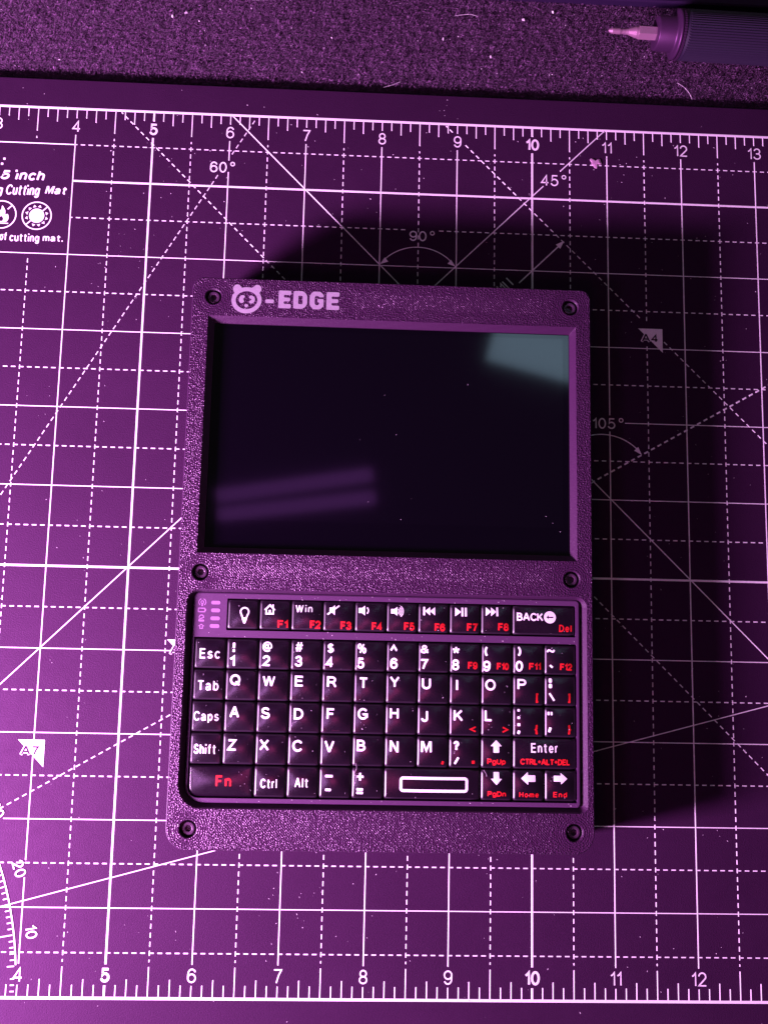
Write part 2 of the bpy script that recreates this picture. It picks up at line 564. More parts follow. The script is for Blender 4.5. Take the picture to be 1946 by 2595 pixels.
def rect_mask(k, X, Y, x0, x1, y0, y1, soft=0.02):
    def edge(v, a, up):
        return k.maprange(v, a - soft, a + soft, 0.0 if up else 1.0, 1.0 if up else 0.0)
    m = k.math('MULTIPLY', edge(X, x0, True), edge(X, x1, False))
    return k.math('MULTIPLY', m, k.math('MULTIPLY', edge(Y, y0, True), edge(Y, y1, False)))

SCREWS = [(6.016, 8.205), (10.297, 8.218), (6.016, 4.925), (10.297, 4.936), (6.010, 2.084), (10.313, 2.096)]
DX, DY = 8.1525, 5.1475          # centre of the computer

def mat_case():
    """3D printed black plastic: grainy top, raster bands between the openings, rings round the screws"""
    k = NT('printed_case_top', (0.029, 0.0074, 0.031), 0.36, 0.42)
    X, Y, Z = k.xyz()
    v1 = k.math('SUBTRACT', 1.0, k.voro(52, 'F1', rnd=0.85))
    h = k.math('ADD', k.math('MULTIPLY', k.math('POWER', v1, 2.0), 1.1), k.math('MULTIPLY', k.noise(120, 1, 0.5), 0.35))
    h = k.math('ADD', h, k.math('MULTIPLY', k.noise(7, 2, 0.5), 0.3))
    band = None
    for b in ((7.66, 10.05, 8.105, 8.315), (6.30, 10.02, 4.86, 5.03), (6.30, 10.02, 1.985, 2.185)):
        q = rect_mask(k, X, Y, b[0] - DX, b[1] - DX, b[2] - DY, b[3] - DY, 0.03)
        band = q if band is None else k.math('MAXIMUM', band, q)
    d = k.math('ADD', X, Y)
    wob = k.math('ADD', k.math('MULTIPLY', d, 2 * math.pi / 0.030), k.math('MULTIPLY', k.noise(20, 2), 4.0))
    diag = k.math('MULTIPLY', k.math('SINE', wob), 0.165)
    hb = k.math('ADD', k.math('MULTIPLY', h, 0.8), diag)
    ring = None
    for sx, sy in SCREWS:
        ddx = k.math('SUBTRACT', X, sx - DX)
        ddy = k.math('SUBTRACT', Y, sy - DY)
        r = k.math('SQRT', k.math('ADD', k.math('MULTIPLY', ddx, ddx), k.math('MULTIPLY', ddy, ddy)))
        ring = r if ring is None else k.math('MINIMUM', ring, r)
    rm = k.maprange(ring, 0.19, 0.24, 1.0, 0.0)
    rw = k.math('MULTIPLY', k.math('SINE', k.math('MULTIPLY', ring, 2 * math.pi / 0.026)), 0.13)
    hr = k.math('ADD', k.math('MULTIPLY', h, 0.65), rw)
    def mix(a, b, f):
        return k.math('ADD', k.math('MULTIPLY', a, k.math('SUBTRACT', 1.0, f)), k.math('MULTIPLY', b, f))
    H = mix(mix(h, hb, band), hr, rm)
    k.bump(H, 0.0086, 1.0)
    k.l(k.maprange(k.noise(90, 2), 0.35, 0.65, 0.24, 0.38), k.b.inputs['Roughness'])
    return k.m

def mat_layers():
    """sloped and upright printed walls: stacked layer lines"""
    k = NT('printed_case_wall', (0.036, 0.0085, 0.038), 0.42, 0.42)
    X, Y, Z = k.xyz()
    w = k.math('SINE', k.math('MULTIPLY', k.math('ADD', Z, k.math('MULTIPLY', k.noise(3, 2), 0.004)), 2 * math.pi / 0.0135))
    h = k.math('ADD', k.math('MULTIPLY', w, 0.5), k.math('MULTIPLY', k.noise(70, 2), 0.7))
    k.bump(h, 0.0060, 1.0)
    return k.m

def mat_keys():
    k = NT('key_rubber', (0.00558, 0.001116, 0.0062), 0.27, 0.5)
    n = k.noise(2.2, 4, 0.65)
    k.l(k.maprange(n, 0.3, 0.7, 0.21, 0.31), k.b.inputs['Roughness'])
    k.bump(k.noise(120, 2), 0.0008, 0.6)
    return k.m

def mat_plain(name, c, rough, spec=0.5, metal=0.0, grain=None, amt=0.002):
    k = NT(name, c, rough, spec, metal)
    if grain:
        k.bump(k.noise(grain, 3, 0.6), amt, 0.7)
    return k.m

def mat_felt():
    k = NT('felt', (0.05, 0.04, 0.055), 0.95, 0.1)
    n = k.math('ADD', k.math('MULTIPLY', k.noise(16, 4, 0.7), 0.7), k.math('MULTIPLY', k.noise(45, 3, 0.7), 0.3))
    k.ramp(n, [(0.38, (0.010, 0.004, 0.011)), (0.50, (0.055, 0.024, 0.058)), (0.62, (0.13, 0.058, 0.135))])
    k.b.inputs['Sheen Weight'].default_value = 0.2
    k.bump(k.math('ADD', n, k.noise(8, 2)), 0.05, 1.0)
    return k.m

def mat_island(name, lo, hi, rough=0.8):
    k = NT(name, hi, rough, 0.2)
    g = k.n('ShaderNodeNewGeometry')
    f = g.outputs['Random Per Island']
    if name == 'felt_fibre':              # matted tufts, paler and darker
        tuft = k.maprange(k.noise(15, 4, 0.75), 0.36, 0.62, 0.0, 1.0)
        f = k.math('MULTIPLY', tuft, k.math('ADD', 0.35, k.math('MULTIPLY', f, 0.65)), clamp=True)
    k.ramp(f, [(0.0, lo), (0.75, tuple((a + b) / 2.4 for a, b in zip(lo, hi))), (1.0, hi)])
    return k.m

M = dict(
    mat=mat_mat(), ink=paint('white_ink', (0.74, 0.68, 0.74), 0.6, 0.14), case=mat_case(), wall=mat_layers(), key=mat_keys(), key_edge=mat_plain('key_edge', (0.010, 0.003, 0.011), 0.42, 0.62),
    white=paint('white_legend', (0.88, 0.85, 0.88), 0.5), red=paint('red_legend', (0.52, 0.006, 0.011), 0.5),
    logo=paint('pale_plastic', (0.27, 0.235, 0.28), 0.5, 0.18),
    bezel=mat_plain('bezel_plastic', (0.060, 0.019, 0.067), 0.50, 0.4, grain=130, amt=0.001),
    grey=paint('grey_print', (0.26, 0.13, 0.28), 0.5), lens=mat_plain('indicator_lens', (0.24, 0.13, 0.26), 0.35),
    dark=mat_plain('dark_plastic', (0.008, 0.006, 0.010), 0.45),
    glass=mat_plain('screen_glass', (0.0013, 0.0003, 0.0024), 0.06, 0.30), panel=mat_plain('display_panel', (0.0014, 0.0003, 0.0026), 0.062, 0.36),
    screw=mat_plain('black_steel', (0.055, 0.022, 0.055), 0.36, 0.6, 0.3),
    felt=mat_felt(), fibre=mat_island('felt_fibre', (0.020, 0.008, 0.021), (0.25, 0.118, 0.255)),
    handle=mat_plain('driver_handle', (0.01364, 0.00682, 0.02232), 0.45, 0.5), collar=mat_plain('driver_collar', (0.021, 0.007, 0.024), 0.45, 0.5, grain=120, amt=0.001),
    steel=mat_plain('bit_steel', (0.31, 0.1674, 0.248), 0.42, 0.5, 0.55, grain=60, amt=0.0015),
    tray_lit_top=mat_plain('tray_lit_top', (0.050, 0.022, 0.042), 0.55, 0.3, grain=40, amt=0.002), tray=mat_plain('tray_shaded_plastic', (0.010, 0.005, 0.020), 0.5, 0.4, grain=40, amt=0.002), lint=mat_island('lint', (0.25, 0.2, 0.25), (0.75, 0.66, 0.72)),  # tray top coloured as if lit, its rim as if in shade
    crumb=paint('pale_crumb', (0.341, 0.186, 0.2976), 0.7, 0.3))

# ------------------------------------------------------------------ desk felt
ZF = -0.12
desk = MB()
desk.quad((-14, -12, ZF), (30, -12, ZF), (30, 26, ZF), (-14, 26, ZF))
d = desk.make('desk', M['felt'], loc=(8, 5, ZF), kind='structure', label='dark grey felt desk cover behind the cutting mat')

def fibres(n, x0, x1, y0, y1):
    x = rng.uniform(x0, x1, n); y = rng.uniform(y0, y1, n)
    a = rng.uniform(0, 2 * np.pi, n)
    L = rng.gamma(3.0, 0.0045, n) + 0.010
    w = rng.uniform(0.0022, 0.005, n)
    bend = rng.normal(0, 0.6, n)
    z = ZF + rng.uniform(0.002, 0.03, n)
    up = rng.uniform(-0.2, 0.75, n) * L
    V = np.zeros((n, 6, 3))
    px, py, pz = x.copy(), y.copy(), z.copy()
    for k in range(3):
        aa = a + bend * (k - 1)
        V[:, 2 * k, 0] = px - np.sin(aa) * w; V[:, 2 * k, 1] = py + np.cos(aa) * w; V[:, 2 * k, 2] = pz + rng.normal(0, 0.002, n)
        V[:, 2 * k + 1, 0] = px + np.sin(aa) * w; V[:, 2 * k + 1, 1] = py - np.cos(aa) * w; V[:, 2 * k + 1, 2] = pz + rng.normal(0, 0.002, n)
        px = px + np.cos(aa) * L / 2; py = py + np.sin(aa) * L / 2; pz = pz + up * (0.6 if k == 0 else 0.3)
    V[:, :, 2] = np.maximum(V[:, :, 2], ZF + 0.001)
    F = np.array([[0, 2, 3, 1], [2, 4, 5, 3]])
    faces = (np.arange(n)[:, None, None] * 6 + F[None]).reshape(-1, 4)
    return V.reshape(-1, 3), faces

v, f = fibres(120000, 1.6, 14.2, 11.415, 13.0)
mk('felt_fibres', v - np.array((8, 12, 0)), f, M['fibre'], loc=(8, 12, 0), kind='stuff',
   label='short matted fibres of the dark felt behind the mat')

# ------------------------------------------------------------------ cutting mat
mat_t = thing('cutting_mat', 'dark purple cutting mat printed with a white inch grid and angle lines', 'cutting mat', (8, 5, ZF))
e = 0.012
b = MB()
def mring(i, z):
    return z3(rrect(-0.41 + i, -0.41 + i, 17.41 - i, 11.407 - i, 0.12), z)
b.loft([mring(0, ZF + 0.001), mring(0, -e), mring(e * 0.3, -e * 0.3), mring(e, 0.0)], cap_end=True)
b.make('mat_sheet', M['mat'], mat_t, (8, 5, 0))

ZI = 0.0004                      # ink starts a hair above the vinyl
def ink(name, mb, **k):
    return mb.make(name, M['ink'], mat_t, (8, 5, 0), **k)
def line(name, p0, p1, w, lvl):
    return ink(name, MB().bar(p0, p1, w, ZI * 0.5, 0.0012 + 0.0004 * lvl))
def dashes(name, p0, p1, lvl, w=0.0135, period=0.1, on=0.056, phase=0.0, gaps=()):
    (x0, y0), (x1, y1) = p0, p1
    L = math.hypot(x1 - x0, y1 - y0)
    mb = MB()
    k = 0
    t = -phase
    while t < L:
        a, c = max(0, t - on / 2), min(L, t + on / 2)
        mid = (a + c) / 2
        px, py = x0 + (x1 - x0) * mid / L, y0 + (y1 - y0) * mid / L
        if c - a > 0.01 and not any(gx0 < px < gx1 and gy0 < py < gy1 for gx0, gy0, gx1, gy1 in gaps):
            mb.bar((x0 + (x1 - x0) * a / L, y0 + (y1 - y0) * a / L), (x0 + (x1 - x0) * c / L, y0 + (y1 - y0) * c / L), w, ZI * 0.5, 0.0012 + 0.0004 * lvl)
        t += period
    if mb.v:
        return ink(name, mb, kind='stuff')

# frame of the ruled area
for p0, p1 in (((-0.016, 11.0), (17.016, 11.0)), ((-0.016, 0.0), (17.016, 0.0)), ((0, 0.016), (0, 10.984)), ((17, 0.016), (17, 10.984))):
    line('border_line', p0, p1, 0.032, 2)
# horizontal lines, counted from the top
for r in range(1, 11):
    y = 11 - r
    thick = r in (1, 6)
    x0 = {1: 4.0, 9: 3.705}.get(r, 0.016)
    segs = [(x0, 16.984)]
    if r == 4:
        segs = [(0.016, 10.6), (11.196, 16.984)]
    for a, c in segs:
        line('grid_line', (a, y), (c, y), 0.026 if thick else 0.0115, 1)
for k in range(11):
    y = 10.5 - k
    gaps = [(8.33, y - .1, 8.76, y + .1)] if k == 1 else ()
    x0 = 4.0 if k in (0, 1) else 0.02
    dashes('dashed_grid_line', (x0, y), (16.98, y), 0, gaps=gaps)
# vertical lines
for x in range(1, 17):
    bold = x in (5, 10, 15)
    w = 0.026 if bold else 0.0150
    segs = [(0.375, 10.636)]
    if x < 4:
        segs = [(0.375, 9.0)]
    if x == 4:
        segs = [(0.375, 1.335), (1.53, 10.636)]
    if x == 6:
        segs = [(0.375, 10.205), (10.365, 10.636)]
    if x == 11:
        segs = [(0.375, 6.885), (7.10, 10.636)]
    for a, c in segs:
        line('grid_line', (x, a), (x, c), w, 3)
for k in range(17):
    x = k + 0.5
    g = []
    if x == 11.5:
        g.append((11.4, 8.05, 11.6, 8.30))
    if x < 4:
        dashes('dashed_grid_line', (x, 10.6), (x, 10.5), 4, gaps=g)
        dashes('dashed_grid_line', (x, 8.97), (x, 0.4), 4, gaps=g, phase=0.03)
    else:
        dashes('dashed_grid_line', (x, 10.6), (x, 0.4), 4, gaps=g)
# ruler ticks
mb = MB()
for i in range(1, 17 * 8):
    x = i / 8
    h = 0.327 if i % 8 == 4 else 0.187 if i % 2 == 0 and i % 8 else 0.13
    if i % 8 == 0:
        h = 0.132
    w = 0.027 if i % 40 == 0 else 0.0135
    mb.bar((x, 10.985), (x, 11 - h), w, 0.0002, 0.0030)
    hb = {0.327: 0.347, 0.187: 0.208, 0.13: 0.146, 0.132: 0.142}[h]
    mb.bar((x, 0.015), (x, hb), w, 0.0002, 0.0030)
ink('ruler_tick', mb, kind='stuff')
ZT = 0.0034
for x in range(1, 17):
    bold = 0.027 if x % 5 == 0 else 0.0165
    for y in (10.752, 0.255):
        mb = MB()
        text_at(mb, str(x), x, y, 0.160, ZT, bold)
        ink('numeral', mb)
# slanting lines from the lower left corner and across
def ray(name, p0, p1, dashed=False, lvl=5, gaps=(), w=0.0125):
    if dashed:
        dashes(name, p0, p1, lvl, w=0.0135, gaps=gaps)
    else:
        line(name, p0, p1, w, lvl)
ray('angle_line', (0.9, 0.9), (10.148, 10.148 + .03), w=0.0145)
ray('angle_line', (10.372, 10.395), (10.965, 10.985), w=0.0145)
ray('angle_line', (6.03, 10.985), (16.98, 0.03), lvl=6, w=0.0145)
ray('angle_line', (0.0 + 3.45, 3.45 * math.tan(R_(15))), (16.9, 16.9 * math.tan(R_(15))), lvl=6)
ray('dashed_angle_line', (3.5, 3.5 * math.tan(R_(30))), (16.9, 16.9 * math.tan(R_(30))), True)
t60 = math.tan(R_(60))
ray('dashed_angle_line', (1.0, t60), (6.345, 10.985), True, gaps=[(5.70, 10.14, 6.12, 10.42)])
ray('dashed_angle_line', (4.575, 10.975), (15.2, 0.35), True, 6)
ray('dashed_angle_line', (8.845, 10.975), (16.9, 2.92), True, 6, gaps=[(8.93, 10.70, 9.10, 10.91), (11.41, 8.09, 11.70, 8.42)])
ray('dashed_angle_line', (10.772, 6.228), (16.9, 6.228 + 6.128 * math.tan(R_(30))), True, 7)
def arrow(mb, tip, ang, L, w, z):
    ca, sa = math.cos(ang), math.sin(ang)
    p = [(0, 0), (-L, w), (-L, -w)]
    mb.flat([(tip[0] + x * ca - y * sa, tip[1] + x * sa + y * ca) for x, y in p], z=z)
def arc_line(name, cx, cy, r, a0, a1, w, z, heads=()):
    mb = MB()
    pts = arc(cx, cy, r, a0, a1, 40)
    o = arc(cx, cy, r + w / 2, a0, a1, 60)
    i = arc(cx, cy, r - w / 2, a0, a1, 60)
    mb.loft([z3(o, z), z3(i, z)], closed=False)
    mb.f = [tuple(reversed(q)) for q in mb.f]
    for t in heads:
        arrow(mb, *t, z + 0.0002)
    return ink(name, mb)
arc_line('angle_arc', 8.5, 8.655, 0.61, 45, 135, 0.011, 0.0040,
         [((8.008, 9.018), R_(218), 0.105, 0.036), ((8.992, 9.018), R_(-38), 0.105, 0.036)])
arc_line('angle_arc', 10.90, 6.20, 0.645, 45, 110, 0.0125, 0.0040, [((11.408, 6.592), R_(-47), 0.105, 0.036)])
mb = MB().bar((9.825, 8.828), (10.36, 9.363), 0.0165, 0.0002, 0.0038)
arrow(mb, (10.42, 9.424), R_(45), 0.115, 0.040, 0.0042)
ink('pointer_arrow', mb)
for s_, x0, y0, x1, y1 in (('60', 5.758, 10.19, 5.975, 10.338), ('90', 8.383, 9.348, 8.607, 9.488), ('45', 10.113, 10.182, 10.345, 10.337), ('105', 10.775, 6.918, 11.07, 7.060)):
    mb = MB()
    text_fit(mb, s_, x0, y0, x1, y1, ZT + 0.001, 0.0175)
    cx, cy = x1 + 0.075, y1 - 0.025
    mb.flat(circle(cx, cy, 0.031, 20), [circle(cx, cy, 0.018, 20)], ZT + 0.001)
    ink('angle_number', mb)
mb = MB()
text_at(mb, '11"', 9.63, 8.77, 0.14, ZT + 0.001, 0.017, ang=R_(45))
ink('angle_number', mb)
# paper size flags
def flag(s_, x, y, tw):
    tri = MB().flat([(x, y), (x + 0.318, y - 0.318), (x + 0.318, y)], z=0.0046)
    ink('paper_flag', tri)
    halo = MB()
    text_fit(halo, s_, x + 0.030, y - 0.190, x + 0.030 + tw + 0.01, y - 0.066, 0.0050, 0.036)
    ink('flag_outline', halo)
    let = MB()
    text_fit(let, s_, x + 0.044, y - 0.180, x + 0.030 + tw - 0.002, y - 0.074, 0.0066, 0.020)
    let.make('flag_letters', M['mat'], mat_t, (8, 5, 0))
flag('A4', 11.386, 8.267, 0.23)
flag('A7', 3.812, 2.914, 0.225)
flag('A6', 5.517, 4.134, 0.23)
# protractor in the corner
arc_line('protractor_arc', 0, 0, 3.985, 5.2, 60, 0.016, 0.0058)
mb = MB()
for dg in range(1, 61):
    if 3.6 < dg < 4.4:
        continue
    r1 = 3.97
    r0 = 0.4 if dg % 10 == 0 else 3.885 if dg % 5 == 0 else 3.92
    if dg in (15, 30, 45):
        continue
    a = R_(dg)
    mb.bar((r0 * math.cos(a), r0 * math.sin(a)), (r1 * math.cos(a), r1 * math.sin(a)), 0.0145, 0.0002, 0.0062)
ink('protractor_tick', mb, kind='stuff')
for dg in (10, 20, 30, 40, 50):
    mb = MB()
    a = R_(dg)
    text_at(mb, str(dg), 4.185 * math.cos(a), 4.185 * math.sin(a), 0.132, 0.0062, 0.0165, ang=a - math.pi / 2)
    ink('protractor_number', mb)
# information box, upper left
line('info_box_line', (0.9, 10.5), (3.99, 10.5), 0.0135, 7)
line('info_box_line', (0.9, 10.485), (0.9, 9.01), 0.0135, 7)
def info(s_, x0, y0, x1, y1, w, shear=0.0):
    mb = MB()
    text_fit(mb, s_, x0, y0, x1, y1, ZT, w, shear, gap=0.36)
    ink('info_text', mb)
mb = MB()
mb.flat(rrect(3.068, 10.178, 3.098, 10.208, 0.006), z=ZT).flat(rrect(3.092, 10.248, 3.122, 10.278, 0.006), z=ZT)
ink('info_text', mb)
info('.5', 3.018, 9.982, 3.203, 10.108, 0.028, 0.2)
info('inch', 3.262, 9.979, 3.642, 10.117, 0.0275, 0.2)
info('ng', 2.985, 9.742, 3.122, 9.872, 0.0205, 0.2)
info('Cutting', 3.160, 9.742, 3.595, 9.915, 0.0205, 0.2)
info('Mat', 3.655, 9.803, 3.940, 9.912, 0.0225, 0.2)
info('life', 2.925, 9.155, 3.093, 9.262, 0.0165)
info('of', 3.122, 9.155, 3.220, 9.262, 0.0165)
info('cutting', 3.250, 9.122, 3.628, 9.256, 0.0165)
info('mat.', 3.672, 9.162, 3.928, 9.250, 0.0165)
# no-sun and no-flame badges
def badge(cx, cy):
    mb = MB()
    mb.flat(circle(cx, cy, 0.192, 48), [circle(cx, cy, 0.176, 48)], ZT)
    return mb
mb = badge(3.573, 9.503)
mb.flat(circle(3.573, 9.503, 0.097, 32), z=ZT)
for k in range(12):
    a = R_(30 * k + 15)
    if k in (1, 7):
        continue
    q = [(0.151, 0), (0.118, 0.024), (0.118, -0.024)]
    mb.flat([(3.573 + x * math.cos(a) - y * math.sin(a), 9.503 + x * math.sin(a) + y * math.cos(a)) for x, y in q], z=ZT)
mb.bar((3.573 + .10 * .72, 9.503 + .10 * .69), (3.573 + .18 * .72, 9.503 + .18 * .69), 0.016, ZT - .001, ZT)
mb.bar((3.573 - .10 * .72, 9.503 - .10 * .69), (3.573 - .18 * .72, 9.503 - .18 * .69), 0.016, ZT - .001, ZT)
ink('no_sun_badge', mb)
mb = badge(3.125, 9.503)
fl = [(-.085, -.105), (.07, -.105), (.10, -.05), (.082, .015), (.045, -.005), (.05, .055), (.0, .135), (-.005, .06), (-.06, .02), (-.085, .05), (-.115, -.03)]
mb.flat(round_poly([(3.125 + x, 9.503 + y) for x, y in fl], 0.03), [round_poly([(3.125 + x, 9.503 + y) for x, y in [(-.03, -.09), (.02, -.09), (.03, -.05), (.0, -.015), (-.03, -.05)]], 0.012)], ZT)
mb.bar((3.125 + .075, 9.503 + .075), (3.125 + .128, 9.503 + .128), 0.016, ZT - .001, ZT)
mb.bar((3.03, 9.386), (3.22, 9.386), 0.014, ZT - .001, ZT)
ink('no_flame_badge', mb)

# ------------------------------------------------------------------ handheld computer
H = 0.80
dev = thing('handheld_computer', 'handheld computer in a grainy black printed case with screen above keyboard', 'handheld computer', (DX, DY, 0))
CR = (0.235, 0.235, 0.125, 0.135)
def outer(i, z):
    return z3(rrect(5.765 + i, 1.855 + i, 10.540 - i, 8.440 - i, tuple(max(0.02, r - i) for r in CR), 8), z)
C0 = (DX, DY, 0)
side = MB()
side.loft([outer(0.02, 0.012), outer(0.0, 0.04), outer(0.0, 0.40)])
side.make('case_back', M['wall'], dev, C0, smooth=True)
side = MB()
side.loft([outer(0.004, 0.40), outer(0.004, 0.404), outer(0.0, 0.408), outer(0.0, H - 0.014), outer(0.003, H - 0.005), outer(0.010, H)])
side.make('case_edge', M['wall'], dev, C0, smooth=True)
SO = (5.962, 5.145, 10.362, 7.972)      # screen opening at the top face
SI = (6.030, 5.215, 10.303, 7.908)      # and at the glass
KO = (5.877, 2.303, 10.468, 4.734)      # keyboard recess
KR = (0.255, 0.09, 0.12, 0.155)
def krec(i, z):
    return rrect(KO[0] + i, KO[1] + i, KO[2] - i, KO[3] - i, tuple(max(0.01, r - i) for r in KR), 8)
top = MB()
holes = [rrect(*SO, 0.006, 2), krec(0, 0)] + [circle(x, y, 0.101, 28) for x, y in SCREWS]
top.flat([(p[0], p[1]) for p in outer(0.010, H)], holes, H)
top.make('case_top', M['case'], dev, C0)
ch = MB()
ch.loft([z3(rrect(*SO, 0.006, 2), H), z3(rrect(*SI, 0.004, 2), H - 0.085), z3(rrect(*SI, 0.004, 2), H - 0.125)])
ch.make('screen_bevel', M['wall'], dev, C0)
kw = MB()
kw.loft([z3(krec(0, 0), H), z3(krec(0.010, 0), H - 0.012), z3(krec(0.046, 0), H - 0.10), z3(krec(0.046, 0), H - 0.22)], cap_end=True)
kw.make('keyboard_recess', M['wall'], dev, C0)
for x, y in SCREWS:
    w_ = MB()
    w_.loft([z3(circle(x, y, 0.101, 28), H), z3(circle(x, y, 0.095, 28), H - 0.012), z3(circle(x, y, 0.095, 28), H - 0.12)], cap_end=True)
    w_.make('screw_hole', M['wall'], dev, (x, y, H), smooth=False)
sm = None
for i, (x, y) in enumerate(SCREWS):
    if sm is None:
        s_ = MB()
        n = 24
        def hexr(r, a0):
            out = []
            for k in range(n):
                a = 2 * math.pi * k / n
                q = (a - a0) % (math.pi / 3) - math.pi / 6
                rr = r / math.cos(q)
                out.append((rr * math.cos(a), rr * math.sin(a)))
            return out
        c = lambda r, z: z3(circle(0, 0, r, n), z)
        s_.loft([c(0.073, -0.12), c(0.073, -0.040), c(0.070, -0.033), c(0.064, -0.030), c(0.046, -0.030), z3(hexr(0.034, 0.0), -0.033), z3(hexr(0.033, 0.0), -0.085)], cap_end=True)
        o = mk('screw', s_.v, s_.f, M['screw'], dev, (x, y, H))
        sm = o.data
    else:
        o = mk('screw', None, None, None, dev, (x, y, H), mesh=sm)
    o.rotation_euler = (0, 0, [0.2, 0.75, 0.1, 0.4, 0.9, 0.55][i])
# screen: cover glass and the display behind its border
g = MB()
ZS = H - 0.105
g.quad((SI[0] - .02, SI[1] - .02, ZS), (SI[2] + .02, SI[1] - .02, ZS), (SI[2] + .02, SI[3] + .02, ZS), (SI[0] - .02, SI[3] + .02, ZS))
gl = g.make('screen', M['glass'], dev, (DX, 6.56, ZS))
p = MB().flat(rrect(6.146, 5.545, 10.226, 7.852, 0.004, 2), z=ZS + 0.0006)
p.make('display_panel', M['panel'], gl, (DX, 6.56, ZS))

# raised badge: bear head and the word
def px(x, y):
    return (6.231 + (x - 390) * 0.001527, 8.364 - (y - 125) * 0.001600 + (x - 507) * 0.00004)
def head():
    c = (507, 245)
    pts = []
    for k in range(96):
        a = 2 * math.pi * k / 96
        dx, dy = math.cos(a), math.sin(a)
        best = 0
        for ex, ey, ra, rb in ((507, 246, 117, 101), (432, 158, 34, 34), (586, 160, 34, 34)):
            ox, oy = c[0] - ex, c[1] - ey
            A = (dx / ra) ** 2 + (dy / rb) ** 2
            B = 2 * (ox * dx / ra ** 2 + oy * dy / rb ** 2)
            Cc = (ox / ra) ** 2 + (oy / rb) ** 2 - 1
            D = B * B - 4 * A * Cc
            if D > 0:
                best = max(best, (-B + math.sqrt(D)) / (2 * A))
        pts.append(px(c[0] + dx * best, c[1] + dy * best))
    return pts[::-1]
ZB = H + 0.0035
def badge_part(name, polys):
    mb = MB()
    for o_, hs in polys:
        mb.flat(o_, hs, ZB)
        for lp in [o_] + list(hs):
            mb.loft([z3(lp, H - 0.002), z3(lp, ZB)])
    return mb.make(name, M['logo'], dev, (DX, DY, H))
face = [px(507 + 84 * math.cos(R_(a)), 245 + 70 * math.sin(R_(a))) for a in range(0, 360, 9)]
eyeL = [px(x, y) for x, y in ((447, 240), (450, 222), (463, 209), (482, 206), (494, 214), (492, 226), (480, 233), (484, 246), (490, 256), (480, 266), (462, 268), (450, 258))]
eyeR = [px(x, y) for x, y in ((524, 218), (538, 208), (556, 212), (570, 226), (573, 246), (566, 262), (548, 272), (530, 268), (524, 258), (534, 248), (548, 244), (540, 232), (528, 230))]
nose = [px(x, y) for x, y in ((490, 281), (500, 276), (515, 278), (523, 284), (519, 296), (506, 300), (493, 294))]
badge_part('bear_badge', [(head(), [face]), (round_poly(eyeL, 0.012), []), (round_poly(eyeR, 0.012), []), (round_poly(nose, 0.01), [])])
y0, y1 = 8.088, 8.306
t = 0.063
badge_part('badge_hyphen', [(rrect(6.632, 8.145, 6.735, 8.190, 0.016), [])])
def letE(x0, x1):
    ym = (y0 + y1) / 2
    s1, s2 = 0.052, 0.036
    return round_poly([(x0, y0), (x1, y0), (x1, y0 + s1), (x0 + t, y0 + s1), (x0 + t, ym - s2 / 1.6), (x1 - .012, ym - s2 / 1.6), (x1 - .012, ym + s2 / 1.6),
                       (x0 + t, ym + s2 / 1.6), (x0 + t, y1 - s1), (x1, y1 - s1), (x1, y1), (x0, y1)], 0.018)
badge_part('badge_letter', [(letE(6.788, 6.938), [])])
badge_part('badge_letter', [(round_poly([(6.964, y0), (7.085, y0), (7.13, y0 + .05), (7.13, y1 - .05), (7.085, y1), (6.964, y1)], 0.03), [rrect(7.024, y0 + .055, 7.074, y1 - .055, 0.014)])])
badge_part('badge_letter', [(round_poly([(7.158, y0 + .05), (7.20, y0), (7.285, y0), (7.326, y0 + .04), (7.326, y0 + .128), (7.25, y0 + .128), (7.25, y0 + .088), (7.272, y0 + .088),
                                         (7.272, y0 + .064), (7.258, y0 + .05), (7.235, y0 + .05), (7.219, y0 + .068), (7.219, y1 - .068), (7.235, y1 - .05), (7.258, y1 - .05),
                                         (7.272, y1 - .066), (7.326, y1 - .066), (7.326, y1 - .04), (7.285, y1), (7.20, y1), (7.158, y1 - .05)], 0.014), [])])
badge_part('badge_letter', [(letE(7.358, 7.514), [])])

# keyboard: plate, keys, prints
ZK = H - 0.055
BZ = (5.943, 2.356, 10.402, 4.700)
BR = (0.20, 0.045, 0.05, 0.075)
def bz(i, z):
    return z3(rrect(BZ[0] + i, BZ[1] + i, BZ[2] - i, BZ[3] - i, tuple(max(0.01, r - i) for r in BR), 8), z)
KX, PX = 5.983, 0.3642
KY = [4.178, 3.830, 3.478, 3.127, 2.772, 2.420]
FY0, FY1, FX0 = 4.280, 4.624, 6.338
op1 = rrect(FX0 - .010, FY0 - .012, 10.350, FY1 + .006, 0.012, 3)
op2 = rrect(KX - .012, KY[5] - .012, 10.360, KY[0] + .010, (0.125, 0.012, 0.012, 0.012), 6)
kb = MB()
kb.loft([bz(0, ZK - 0.12), bz(0, ZK - 0.018), bz(0.006, ZK - 0.006), bz(0.018, ZK)])
kb.flat([(q[0], q[1]) for q in bz(0.018, ZK)], [op1, op2], ZK)
for o_ in (op1, op2):
    kb.loft([z3(o_, ZK), z3(o_, ZK - 0.10)])
kb.make('keyboard_plate', M['bezel'], dev, (DX, 3.5, ZK))

